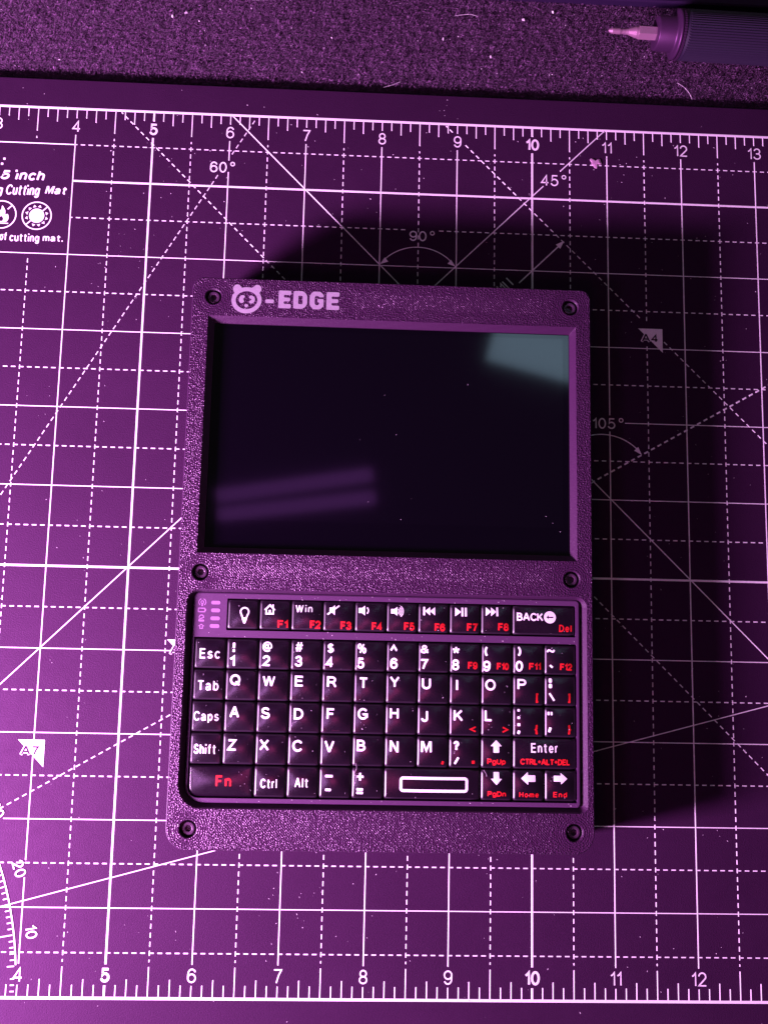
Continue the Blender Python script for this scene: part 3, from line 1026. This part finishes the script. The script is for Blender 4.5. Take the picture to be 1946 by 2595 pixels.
HD = 0.024
def dome(u, v):
    return HD * (1 - min(1, u * u)) * (1 - min(1, v * v))
meshes = {}
def key_mesh(w, h, bl):
    kk = (round(w, 3), round(h, 3), bl)
    if kk in meshes:
        return meshes[kk]
    r0 = 0.014
    def rg(i, z):
        return z3(rrect(-w / 2 + i, -h / 2 + i, w / 2 - i, h / 2 - i, (max(0.008, bl - i), r0, r0, r0), 4, 6), z)
    rings = [rg(0.0, -0.06), rg(0.0, -0.014), rg(0.0015, -0.0100), rg(0.0175, 0.0010), rg(0.020, 0.002)]
    base = rg(0.020, 0.002)
    a, b_ = w / 2 - 0.020, h / 2 - 0.020
    if bl < 0.05:                 # square key: a grid of small facets over the dome
        n = 10
        mb = MB()
        per = [(i, 0) for i in range(n)] + [(n, i) for i in range(n)] + [(n - i, n) for i in range(n)] + [(0, n - i) for i in range(n)]
        def pr(i, z):
            out = []
            for p_, q_ in per:
                x, y = (p_ / n * 2 - 1) * (w / 2 - i), (q_ / n * 2 - 1) * (h / 2 - i)
                if p_ in (0, n) and q_ in (0, n):
                    x -= math.copysign(0.004, x)
                    y -= math.copysign(0.004, y)
                out.append((x, y, z))
            return out
        mb.loft([pr(0.0, -0.06), pr(0.0, -0.014), pr(0.0015, -0.0100), pr(0.0175, 0.0010), pr(0.020, 0.002)])
        g = [(( i / n * 2 - 1) * a, (j / n * 2 - 1) * b_, 0.002 + dome(i / n * 2 - 1, j / n * 2 - 1)) for j in range(n + 1) for i in range(n + 1)]
        mb.add(g, [(j * (n + 1) + i, j * (n + 1) + i + 1, (j + 1) * (n + 1) + i + 1, (j + 1) * (n + 1) + i) for j in range(n) for i in range(n)])
        me = bpy.data.meshes.new('key')
        me.from_pydata((np.asarray(mb.v) * S).tolist(), [], mb.f)
        me.materials.append(M['key'])
        me.materials.append(M['key_edge'])
        me.polygons.foreach_set('material_index', [1 if 2 * len(per) <= i < 4 * len(per) else 0 for i in range(len(me.polygons))])
        me.polygons.foreach_set('use_smooth', [True] * len(me.polygons))
        meshes[kk] = me
        return me
    for s in (0.9, 0.75, 0.55, 0.35, 0.15):
        rings.append([(x * s, y * s, 0.002 + dome(x * s / a, y * s / b_)) for x, y, _ in base])
    mb = MB().loft(rings, cap_end=True)
    o = mk('key', mb.v, mb.f, M['key'], smooth=True)
    me = o.data
    bpy.data.objects.remove(o)
    meshes[kk] = me
    return me

KEYS = []
def add_key(x0, y0, x1, y1, bl=0.014):
    gx = 0.008
    x0, x1, y0, y1 = x0 + gx * 0.4, x1 - gx * 1.2, y0 + gx * 0.9, y1 - gx * 0.9
    c = ((x0 + x1) / 2, (y0 + y1) / 2, ZK + 0.001)
    o = mk('key', None, None, None, dev, c, mesh=key_mesh(x1 - x0, y1 - y0, bl))
    KEYS.append((x0, y0, x1, y1, o, c, []))
for k in range(9):
    add_key(FX0 + PX * k, FY0, FX0 + PX * (k + 1), FY1)
add_key(FX0 + PX * 9, FY0, 10.345, FY1)
def colx(i):
    return KX + PX * i
for r in range(5):
    spans = [(i, i + 1) for i in range(12)]
    if r == 3:
        spans = [(i, i + 1) for i in range(10)] + [(10, 12)]
    if r == 4:
        spans = [(0, 2), (2, 3), (3, 4), (4, 5), (5, 6), (6, 9), (9, 10), (10, 11), (11, 12)]
    for a, c in spans:
        add_key(colx(a), KY[r + 1], colx(c), KY[r], 0.11 if (r, a) == (4, 0) else 0.014)

LEGENDS = [
("w",'Esc',6.044,3.946,6.273,4.059),("w",'!',6.413,4.026,6.442,4.138),("w",'1',6.383,3.862,6.445,3.985),("w",'@',6.751,4.034,6.861,4.148),
("w",'2',6.757,3.873,6.845,3.995),("w",'Tab',6.037,3.589,6.273,3.701),("w",'Q',6.398,3.648,6.516,3.775),("w",'W',6.767,3.652,6.908,3.765),
("w",'Caps',6.007,3.229,6.290,3.357),("w",'A',6.410,3.293,6.518,3.417),("w",'S',6.762,3.286,6.863,3.414),("w",'#',7.121,4.039,7.213,4.155),
("w",'3',7.122,3.874,7.207,3.996),("w",'$',7.491,4.029,7.562,4.150),("w",'4',7.471,3.870,7.561,3.990),("w",'%',7.834,4.038,7.933,4.149),
("w",'5',7.832,3.866,7.914,3.988),("w",'^',8.205,4.070,8.289,4.142),("w",'6',8.209,3.870,8.294,3.994),("w",'E',7.130,3.653,7.229,3.772),
("w",'R',7.495,3.648,7.603,3.772),("w",'T',7.859,3.643,7.959,3.768),("w",'Y',8.210,3.662,8.319,3.786),("w",'D',7.131,3.286,7.239,3.409),
("w",'F',7.501,3.292,7.592,3.416),("w",'G',7.852,3.297,7.967,3.424),("w",'H',8.216,3.310,8.317,3.434),("w",'&',8.555,4.053,8.649,4.146),
("w",'7',8.556,3.870,8.641,3.988),("w",'*',8.919,4.058,9.009,4.139),("w",'8',8.919,3.867,9.000,3.992),("r",'F9',9.100,3.882,9.213,3.967),
("w",'(',9.292,4.032,9.330,4.146),("w",'9',9.277,3.860,9.360,3.982),("r",'F10',9.432,3.880,9.575,3.962),("w",')',9.674,4.040,9.715,4.154),
("w",'0',9.651,3.867,9.735,3.989),("w",'U',8.575,3.648,8.678,3.776),("w",'I',8.962,3.639,8.993,3.766),("w",'O',9.302,3.648,9.420,3.774),
("w",'P',9.673,3.663,9.773,3.783),("w",'J',8.574,3.283,8.650,3.411),("w",'K',8.943,3.298,9.047,3.426),("r",'<',9.127,3.176,9.203,3.244),
("w",'L',9.298,3.304,9.383,3.429),("r",'>',9.497,3.176,9.571,3.246),("w",'~',10.011,4.088,10.107,4.128),("w",'`',10.040,3.912,10.086,3.954),
("r",'F11',9.804,3.887,9.945,3.968),("r",'F12',10.162,3.888,10.308,3.969),("r",'F8',9.445,4.325,9.571,4.415),("w",'BACK',9.664,4.448,9.966,4.539),
("i",'circle',9.977,4.425,10.116,4.562),("r",'Del',10.155,4.328,10.304,4.410),("i",'brokenbar',10.034,3.687,10.070,3.796),
("w",'\\',10.033,3.538,10.105,3.635),("r",'[',9.885,3.517,9.920,3.626),("r",']',10.250,3.522,10.284,3.630),("w",':',9.669,3.335,9.706,3.443),
("w",';',9.670,3.156,9.708,3.285),("r",'{',9.870,3.162,9.913,3.274),("w",'"',10.020,3.375,10.076,3.426),("w","'",10.024,3.182,10.066,3.254),
("r",'}',10.248,3.166,10.289,3.278),("w",'Shift',6.028,2.890,6.276,2.998),("w",'Z',6.399,2.932,6.503,3.055),("w",'X',6.757,2.938,6.865,3.061),
("r",'Fn',6.287,2.537,6.462,2.661),("w",'Ctrl',6.783,2.528,6.970,2.631),("w",'C',7.126,2.931,7.237,3.059),("w",'V',7.486,2.933,7.597,3.060),
("w",'B',7.850,2.948,7.949,3.072),("w",'N',8.222,2.942,8.322,3.070),("w",'Alt',7.166,2.541,7.319,2.645),("w",'_',7.496,2.656,7.598,2.682),
("w",'-',7.500,2.506,7.581,2.533),("w",'+',7.850,2.619,7.943,2.717),("w",'=',7.850,2.478,7.940,2.542),("i",'space',8.341,2.508,9.115,2.677),
("w",'M',8.576,2.941,8.697,3.068),("r",',',8.806,2.806,8.842,2.859),("w",'?',8.945,2.980,9.009,3.077),("w",'/',8.951,2.814,9.011,2.905),
("r",'.',9.155,2.828,9.188,2.862),("i",'up',9.367,2.956,9.495,3.093),("r",'Pg' + 'Up',9.331,2.811,9.540,2.888),("i",'down',9.372,2.600,9.497,2.740),
("r",'Pg' + 'Dn',9.336,2.458,9.545,2.531),("w",'Enter',9.829,2.963,10.136,3.067),("r",'CTRL+ALT+DEL',9.707,2.826,10.275,2.894),
("i",'left',9.716,2.607,9.878,2.745),("r",'Home',9.696,2.467,9.917,2.528),("i",'right',10.087,2.617,10.242,2.741),
("r",'End',10.082,2.472,10.238,2.533),("i",'bulb',6.479,4.349,6.588,4.536),("i",'house',6.754,4.457,6.883,4.577),("r",'F1',6.911,4.303,7.031,4.395),
("w",'Win',7.113,4.491,7.305,4.573),("r",'F2',7.281,4.305,7.406,4.400),("i",'mute',7.478,4.466,7.612,4.580),("r",'F3',7.630,4.301,7.757,4.396),
("i",'vol',7.836,4.470,7.952,4.581),("r",'F4',7.988,4.301,8.111,4.393),("r",'F5',8.359,4.308,8.482,4.401),("i",'volup',8.208,4.474,8.371,4.575),
("i",'prev',8.579,4.487,8.714,4.582),("r",'F6',8.712,4.306,8.835,4.397),("i",'play',8.948,4.483,9.082,4.583),("r",'F7',9.084,4.313,9.210,4.405),
("i",'next',9.303,4.493,9.445,4.594),("j",'antenna',5.998,4.536,6.093,4.609),("j",'battery',5.999,4.466,6.093,4.518),
("j",'caps',6.006,4.361,6.079,4.441),("j",'shift',6.006,4.278,6.083,4.336),("k",'pill',6.146,4.558,6.253,4.600),("k",'pill',6.148,4.469,6.253,4.513),
("k",'pill',6.144,4.378,6.254,4.422),("k",'pill',6.141,4.291,6.253,4.335)]


def icon(name, w, h):
    """layers of (outline, holes) in a box w x h"""
    def sc_(pts):
        return [(x * w, y * h) for x, y in pts]
    if name == 'circle':
        r = w / 2
        a = [(-.62, 0), (-.15, .42), (-.25, .12), (.58, .12), (.58, -.12), (-.25, -.12), (-.15, -.42)]
        return [(circle(r, h / 2, r, 32), [[(r + x * r, h / 2 + y * r) for x, y in a]])]
    if name == 'brokenbar':
        return [(rrect(0, 0, w, h * .44, .012), []), (rrect(0, h * .56, w, h, .012), [])]
    if name == 'space':
        q = 0.031
        return [(rrect(0, 0, w, h, .04, 5), [rrect(q, q, w - q, h - q, .012, 4)])]
    up = [(.5, 1), (0, .52), (.25, .52), (.25, 0), (.75, 0), (.75, .52), (1, .52)]
    if name in ('up', 'down', 'left', 'right'):
        f = {'up': lambda x, y: (x, y), 'down': lambda x, y: (x, 1 - y), 'left': lambda x, y: (1 - y, x), 'right': lambda x, y: (y, 1 - x)}[name]
        return [(round_poly(sc_([f(*q) for q in up]), 0.006, 2), [])]
    if name == 'bulb':
        r = w / 2
        o_ = arc(r, h - r, r, -35, 215, 24) + [(w * .22, h * .34), (w * .27, 0.04), (w * .42, 0), (w * .58, 0), (w * .73, 0.04), (w * .78, h * .34)]
        i_ = arc(r, h - r, r - .017, -42, 222, 24) + [(w * .36, h * .36), (w * .64, h * .36)]
        return [(o_, [i_])]
    if name == 'house':
        o_ = sc_([(0, .45), (.5, 1), (.70, .78), (.70, .95), (.84, .95), (.84, .62), (1, .45), (.88, .40), (.88, 0), (.12, 0), (.12, .40)])
        i_ = sc_([(.25, .14), (.42, .14), (.42, .42), (.58, .42), (.58, .14), (.75, .14), (.75, .52), (.5, .78), (.25, .52)])
        return [(o_, [i_])]
    spk = [(.0, .25), (.0, .75), (.32, .75), (.62, 1.0), (.62, 0.0), (.32, .25)]
    if name == 'vol':
        r = h * .36
        return [(sc_(spk), []), (stroke(arc(w * .55, h / 2, r * 1.15, -48, 48, 10), .013), [])]
    if name == 'volup':
        k = [(x * .72, y) for x, y in spk]
        return [(sc_(k), [])] + [(stroke(arc(w * .38, h / 2, q, -50, 50, 10), .011), []) for q in (h * .33, h * .55, h * .76)]
    if name == 'mute':
        k = [(.18 + x * .72, y) for x, y in spk]
        return [(sc_(k), []), (stroke(sc_([(0, .05), (1, .95)]), .016), [])]
    tri = lambda x0, x1: sc_([(x0, 0), (x1, .5), (x0, 1)])
    lt = lambda x0, x1: sc_([(x1, 0), (x1, 1), (x0, .5)])
    if name == 'prev':
        return [(sc_([(0, 0), (.15, 0), (.15, 1), (0, 1)]), []), (lt(.17, .58), []), (lt(.58, 1.0), [])]
    if name == 'next':
        return [(tri(0, .42), []), (tri(.42, .83), []), (sc_([(.85, 0), (1, 0), (1, 1), (.85, 1)]), [])]
    if name == 'play':
        return [(tri(0, .5), []), (sc_([(.53, 0), (.70, 0), (.70, 1), (.53, 1)]), []), (sc_([(.82, 0), (1, 0), (1, 1), (.82, 1)]), [])]
    if name == 'antenna':
        c = (w / 2, h * .62)
        r = w * .21
        return [(circle(*c, r, 20), [circle(*c, r * .55, 16)]), (sc_([(.42, .0), (.58, .0), (.58, .34), (.42, .34)]), []),
                (stroke(arc(*c, w * .42, 110, 235, 12), .010), []), (stroke(arc(*c, w * .42, -55, 70, 12), .010), [])]
    if name == 'battery':
        return [(rrect(0, 0, w * .9, h, .008, 3), [rrect(.011, .011, w * .9 - .011, h - .011, .004, 3)]), (sc_([(.915, .3), (1, .3), (1, .7), (.915, .7)]), [])]
    if name == 'caps':
        c = (w * .5, h * .62)
        return [(stroke(arc(*c, h * .31, -15, 200, 16), .011), []), (stroke(sc_([(.08, .30), (.92, .62)]), .010), []),
                (rrect(w * .05, 0, w * .95, h * .27, .008, 3), [rrect(w * .05 + .01, .01, w * .95 - .01, h * .27 - .01, .003, 2)])]
    if name == 'shift':
        inn = [(.5, .80), (.27, .58), (.39, .58), (.39, .14), (.61, .14), (.61, .58), (.73, .58)]
        return [(sc_(up), [sc_(inn)])]
    return []

def drape(mb, c, x0, y0, x1, y1, up=0.0011):
    a, b_ = (x1 - x0) / 2 - 0.020, (y1 - y0) / 2 - 0.020
    mb.v = [(x, y, c[2] + 0.002 + dome((x - c[0]) / a, (y - c[1]) / b_) + up + z) for x, y, z in mb.v]

LOW = set('gjpqy,;')
for kd, s_, x0, y0, x1, y1 in LEGENDS:
    cx, cy = (x0 + x1) / 2, (y0 + y1) / 2
    mb = MB()
    if kd in 'jk':
        if s_ == 'pill':
            o_ = rrect(x0, y0, x1, y1, (y1 - y0) / 2 - 0.001, 5)
            mb.loft([z3(o_, ZK - 0.004), z3(o_, ZK + 0.003)], cap_end=True)
            mb.make('indicator_light', M['lens'], dev, (cx, cy, ZK))
        else:
            for i, (o_, hs) in enumerate(icon(s_, x1 - x0, y1 - y0)):
                mb.flat([(x + x0, y + y0) for x, y in o_], [[(x + x0, y + y0) for x, y in q] for q in hs], ZK + 0.0006 + 0.0002 * i)
            mb.make('indicator_symbol', M['grey'], dev, (cx, cy, ZK))
        continue
    key = [q for q in KEYS if q[0] < cx < q[2] and q[1] < cy < q[3]]
    if not key:
        print('no key for', s_, cx, cy)
        continue
    kx0, ky0, kx1, ky1, ko, c, names = key[0]
    if kd == 'i':
        for i, (o_, hs) in enumerate(icon(s_, x1 - x0, y1 - y0)):
            mb.flat([(x + x0, y + y0) for x, y in o_], [[(x + x0, y + y0) for x, y in q] for q in hs], 0.0003 * i)
        m_, nm = M['white'], 'symbol'
        names.append({'circle': 'a left arrow disc', 'space': 'an empty bar', 'up': 'an up arrow', 'down': 'a down arrow', 'left': 'a left arrow', 'right': 'a right arrow',
                      'bulb': 'a light bulb', 'house': 'a house', 'mute': 'a muted speaker', 'vol': 'a quiet speaker', 'volup': 'a loud speaker', 'prev': 'back track arrows',
                      'play': 'play and pause', 'next': 'forward track arrows', 'brokenbar': 'a broken bar'}[s_])
    else:
        wt = 0.178 if kd == 'w' else 0.225
        if s_ in '!@#$%^&*()~`":;,.<>?/_-+=[]{}|' or s_ in ("'", chr(92)):
            wt = {'@': .14, '#': .15, '$': .17, '%': .15, '&': .18, '^': .30, '*': .26, '~': .5, '`': .5, '"': .42, ':': .24, ';': .23, ',': .5, '.': 1.0, '_': 1.0, '-': 1.0,
                  '<': .26, '>': .26, '=': .40, '+': .24, '(': .20, ')': .20, '!': .24, '?': .25, "'": .38, '/': .26}.get(s_, 0.20)
        text_fit(mb, s_, x0, y0, x1, y1, 0.0, weight=wt)
        m_, nm = (M['red'], 'red_legend') if kd == 'r' else (M['white'], 'legend')
        names.append(s_)
    refine(mb, 0.022)
    drape(mb, c, kx0, ky0, kx1, ky1)
    mb.make(nm, m_, ko, c)
for q in KEYS:
    q[4]['label'] = 'black key printed with ' + ' and '.join(q[6])

# small raised bar at the foot of the F and J keys
for kc in (3, 6):
    q = [k for k in KEYS if k[0] < colx(kc + 1.5) < k[2] and k[1] < 3.3 < k[3]][0]
    x, y = q[5][0] - 0.01 + 0.0, q[1] + 0.035
    o_ = rrect(x - 0.045, y - 0.008, x + 0.045, y + 0.008, 0.007, 4)
    MB().loft([z3(o_, q[5][2]), z3(o_, q[5][2] + 0.008)], cap_end=True).make('home_bar', M['key'], q[4], q[5])

# ------------------------------------------------------------------ screwdriver
def xlathe(prof, n=48, rf=None):
    """rings along the x axis; prof = (x, r)"""
    rings = []
    for x, r in prof:
        ring = []
        for i in range(n):
            a = 2 * math.pi * i / n
            rr = r * (rf(i, x) if rf else 1.0)
            ring.append((x, rr * math.cos(a), rr * math.sin(a)))
        rings.append(ring)
    return rings
ZA = ZF + 0.312
drv = thing('screwdriver', 'precision screwdriver with ribbed dark handle lying on the felt, bit towards the left', 'screwdriver', (11.985, 12.30, ZA))
def dpart(name, rings, mat, smooth, c0=True, c1=True):
    mb = MB().loft(rings, cap_end=c1, cap_start=c0)
    return mk(name, mb.v, mb.f, mat, drv, (11.985, 12.30, ZA), smooth=smooth)
rib = lambda i, x: 1.0 if i % 4 < 2 else 0.972
n = 240
dpart('handle', xlathe([(-0.035, 0.285)], n) + xlathe([(-0.03, 0.300), (0.0, 0.307)], n) + xlathe([(0.02, 0.311), (3.2, 0.311)], n, rib) + xlathe([(3.25, 0.30)], n), M['handle'], False)
dpart('knurled_rim', xlathe([(-0.075, 0.300), (-0.070, 0.312), (-0.040, 0.312), (-0.034, 0.303)], n, lambda i, x: 1.0 if i % 4 < 2 else 0.985), M['collar'], False)
dpart('collar', xlathe([(-0.365, 0.17), (-0.365, 0.205), (-0.355, 0.212), (-0.145, 0.220), (-0.130, 0.228), (-0.120, 0.262), (-0.112, 0.300), (-0.098, 0.308), (-0.077, 0.308)], 64), M['collar'], True)
def hexx(x, r):
    return (x, r)
bit = xlathe([(-0.30, 0.092), (-0.60, 0.092)], 6) 
bm = MB().loft(bit, cap_end=True, cap_start=True)
bm.loft(xlathe([(-0.585, 0.078), (-0.635, 0.072), (-0.735, 0.040), (-0.77, 0.034), (-0.82, 0.033), (-0.85, 0.040), (-0.95, 0.037), (-0.985, 0.024), (-1.0, 0.008)], 20), cap_end=True)
mk('bit', bm.v, bm.f, M['steel'], drv, (11.985, 12.30, ZA))
drv.rotation_euler = (R_(12), 0, R_(-1.0))

# ------------------------------------------------------------------ flat tray at the top edge
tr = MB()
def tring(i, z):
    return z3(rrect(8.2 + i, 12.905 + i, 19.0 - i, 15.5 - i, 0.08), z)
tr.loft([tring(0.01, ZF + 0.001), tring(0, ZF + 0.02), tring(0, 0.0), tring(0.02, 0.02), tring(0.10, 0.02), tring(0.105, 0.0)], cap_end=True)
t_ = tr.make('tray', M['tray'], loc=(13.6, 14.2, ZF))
tag(t_, 'low dark flat tray behind the screwdriver, its rim coloured as shaded and its top coloured as lit', 'tray')

MB().flat([(q[0], q[1]) for q in tring(0.115, 0)], z=0.004).make('tray_lit_top', M['tray_lit_top'], t_, (13.6, 14.2, ZF))  # paler sheet carries the light on the tray top in its colour

# ------------------------------------------------------------------ crumb and lint
mb = MB()
ring0 = [(0.070 * (1 + 0.3 * math.sin(3.1 * a) + 0.22 * math.cos(5 * a + 1)) * math.cos(a), 0.056 * (1 + 0.3 * math.sin(3.1 * a) + 0.22 * math.cos(5 * a + 1)) * math.sin(a)) for a in [2 * math.pi * k / 22 for k in range(22)]]
mb.loft([z3(ring0, 0.0), [(x * .95, y * .95, 0.008) for x, y in ring0], [(x * .6, y * .6, 0.013 + 0.003 * math.sin(9 * x)) for x, y in ring0]], cap_end=True)
c_ = mk('crumb', mb.v, mb.f, M['crumb'], loc=(10.848, 10.533, 0.0022))
tag(c_, 'pale pink crumb stuck on the dashed line below the number 11', 'crumb')

def specks(pts, lo, hi, z=None):
    mb = MB()
    for p in pts:
        r = random.uniform(lo, hi)
        a = random.uniform(0, 6.28)
        el = random.uniform(1, 2.4)
        zz = p[2]
        q = []
        for k in range(5):
            t = a + 1.2566 * k
            x, y = r * el * math.cos(1.2566 * k) * random.uniform(.6, 1.1), r * math.sin(1.2566 * k) * random.uniform(.6, 1.1)
            q.append((p[0] + x * math.cos(a) - y * math.sin(a), p[1] + x * math.sin(a) + y * math.cos(a)))
        cx, cy = sum(x for x, _ in q) / 5, sum(y for _, y in q) / 5
        mb.add([(x, y, zz) for x, y in q] + [(cx, cy, zz + r * 1.1)], [(k, (k + 1) % 5, 5) for k in range(5)])
    return mb
def off_dev(x, y):
    return not (5.6 < x < 10.7 and 1.7 < y < 8.6)
pts = []
while len(pts) < 380:
    x, y = random.uniform(2.6, 13.6), random.uniform(-0.4, 11.35)
    if off_dev(x, y):
        pts.append((x, y, 0.0005))
for cx, cy, n_, sp in ((5.2, 10.3, 9, .25), (7.9, 10.2, 6, .3), (4.6, 9.1, 12, .35), (11.0, 10.35, 12, .25), (8.9, 11.2, 8, .1), (5.2, 8.7, 12, .3), (7.1, 0.95, 10, .3)):
    pts += [(cx + random.gauss(0, sp), cy + random.gauss(0, sp), 0.0005) for _ in range(n_)]
specks([p for p in pts if off_dev(p[0], p[1]) and p[1] < 11.36], 0.0025, 0.0065).make('lint', M['lint'], loc=(8, 5, 0), kind='stuff', label='tiny pale specks of lint on the cutting mat')
pts = []
for _ in range(170):
    q = random.choice(KEYS)
    pts.append((random.uniform(q[0] + .02, q[2] - .02), random.uniform(q[1] + .02, q[3] - .02), ZK + 0.018))
for _ in range(70):
    pts.append((random.uniform(5.98, 10.38), random.choice([random.uniform(4.63, 4.69), random.uniform(4.19, 4.27), random.uniform(2.365, 2.405)]), ZK + 0.0005))
specks(pts, 0.0018, 0.0052).make('lint', M['lint'], loc=(8, 5, 0), kind='stuff', label='tiny pale specks of lint on the keyboard')
pts = [(random.uniform(6.1, 10.25), random.uniform(5.3, 7.85), ZS + 0.001) for _ in range(7)] + [(10.1, 5.6, ZS + .001), (10.19, 5.5, ZS + .001), (10.02, 5.68, ZS + .001)]
specks(pts, 0.0025, 0.0045).make('lint', M['lint'], loc=(8, 5, 0), kind='stuff', label='tiny pale specks of lint on the screen')
pts = [(random.uniform(2.4, 13.6), random.uniform(11.55, 12.95), ZF + random.uniform(0.02, 0.045)) for _ in range(90)]
mb = specks(pts, 0.004, 0.009)
mb2 = specks([(5.15, 12.44, ZF + .04), (5.33, 12.5, ZF + .04), (9.9, 12.62, ZF + .04), (8.8, 12.28, ZF + .04), (10.3, 12.75, ZF + .04), (9.45, 12.05, ZF + .04)], 0.018, 0.026)
mb.add(mb2.v, mb2.f)
mb.make('lint', M['lint'], loc=(8, 12, ZF), kind='stuff', label='pale flecks of lint caught in the felt')
def hair(mb, pts, w, z):
    P = []
    for k in range(len(pts) - 1):
        for t in range(6):
            P.append((pts[k][0] + (pts[k + 1][0] - pts[k][0]) * t / 6, pts[k][1] + (pts[k + 1][1] - pts[k][1]) * t / 6))
    P.append(pts[-1])
    for _ in range(6):
        P = [P[0]] + [((P[i - 1][0] + 2 * P[i][0] + P[i + 1][0]) / 4, (P[i - 1][1] + 2 * P[i][1] + P[i + 1][1]) / 4) for i in range(1, len(P) - 1)] + [P[-1]]
    for a, c in zip(P[:-1], P[1:]):
        mb.bar(a, c, w, z, z + w)
mb = MB()
hair(mb, [(7.84, 2.82), (7.86, 2.76), (7.83, 2.71), (7.86, 2.64), (7.83, 2.57)], 0.004, ZK + 0.018)
hair(mb, [(9.29, 2.76), (9.32, 2.72), (9.325, 2.69)], 0.004, ZK + 0.014)
hair(mb, [(7.17, 3.27), (7.15, 3.25), (7.12, 3.25), (7.11, 3.20)], 0.004, ZK + 0.016)
mb.make('lint_hair', M['lint'], loc=(8, 3, 0.7), kind='stuff', label='fine pale hairs lying on the keys')
mb = MB()
hair(mb, [(12.0, 11.78), (12.1, 11.72), (12.17, 11.63), (12.2, 11.55)], 0.0045, ZF + 0.05)
hair(mb, [(8.0, 11.53), (8.12, 11.57), (8.23, 11.62)], 0.0045, ZF + 0.05)
hair(mb, [(8.95, 12.62), (9.15, 12.66), (9.26, 12.63)], 0.0045, ZF + 0.05)
hair(mb, [(6.2, 12.72), (6.5, 12.74)], 0.0045, ZF + 0.05)
hair(mb, [(6.95, 12.86), (7.03, 12.80)], 0.0045, ZF + 0.05)
mb.make('lint_hair', M['lint'], loc=(8, 12, 0), kind='stuff', label='fine pale hairs lying on the felt')
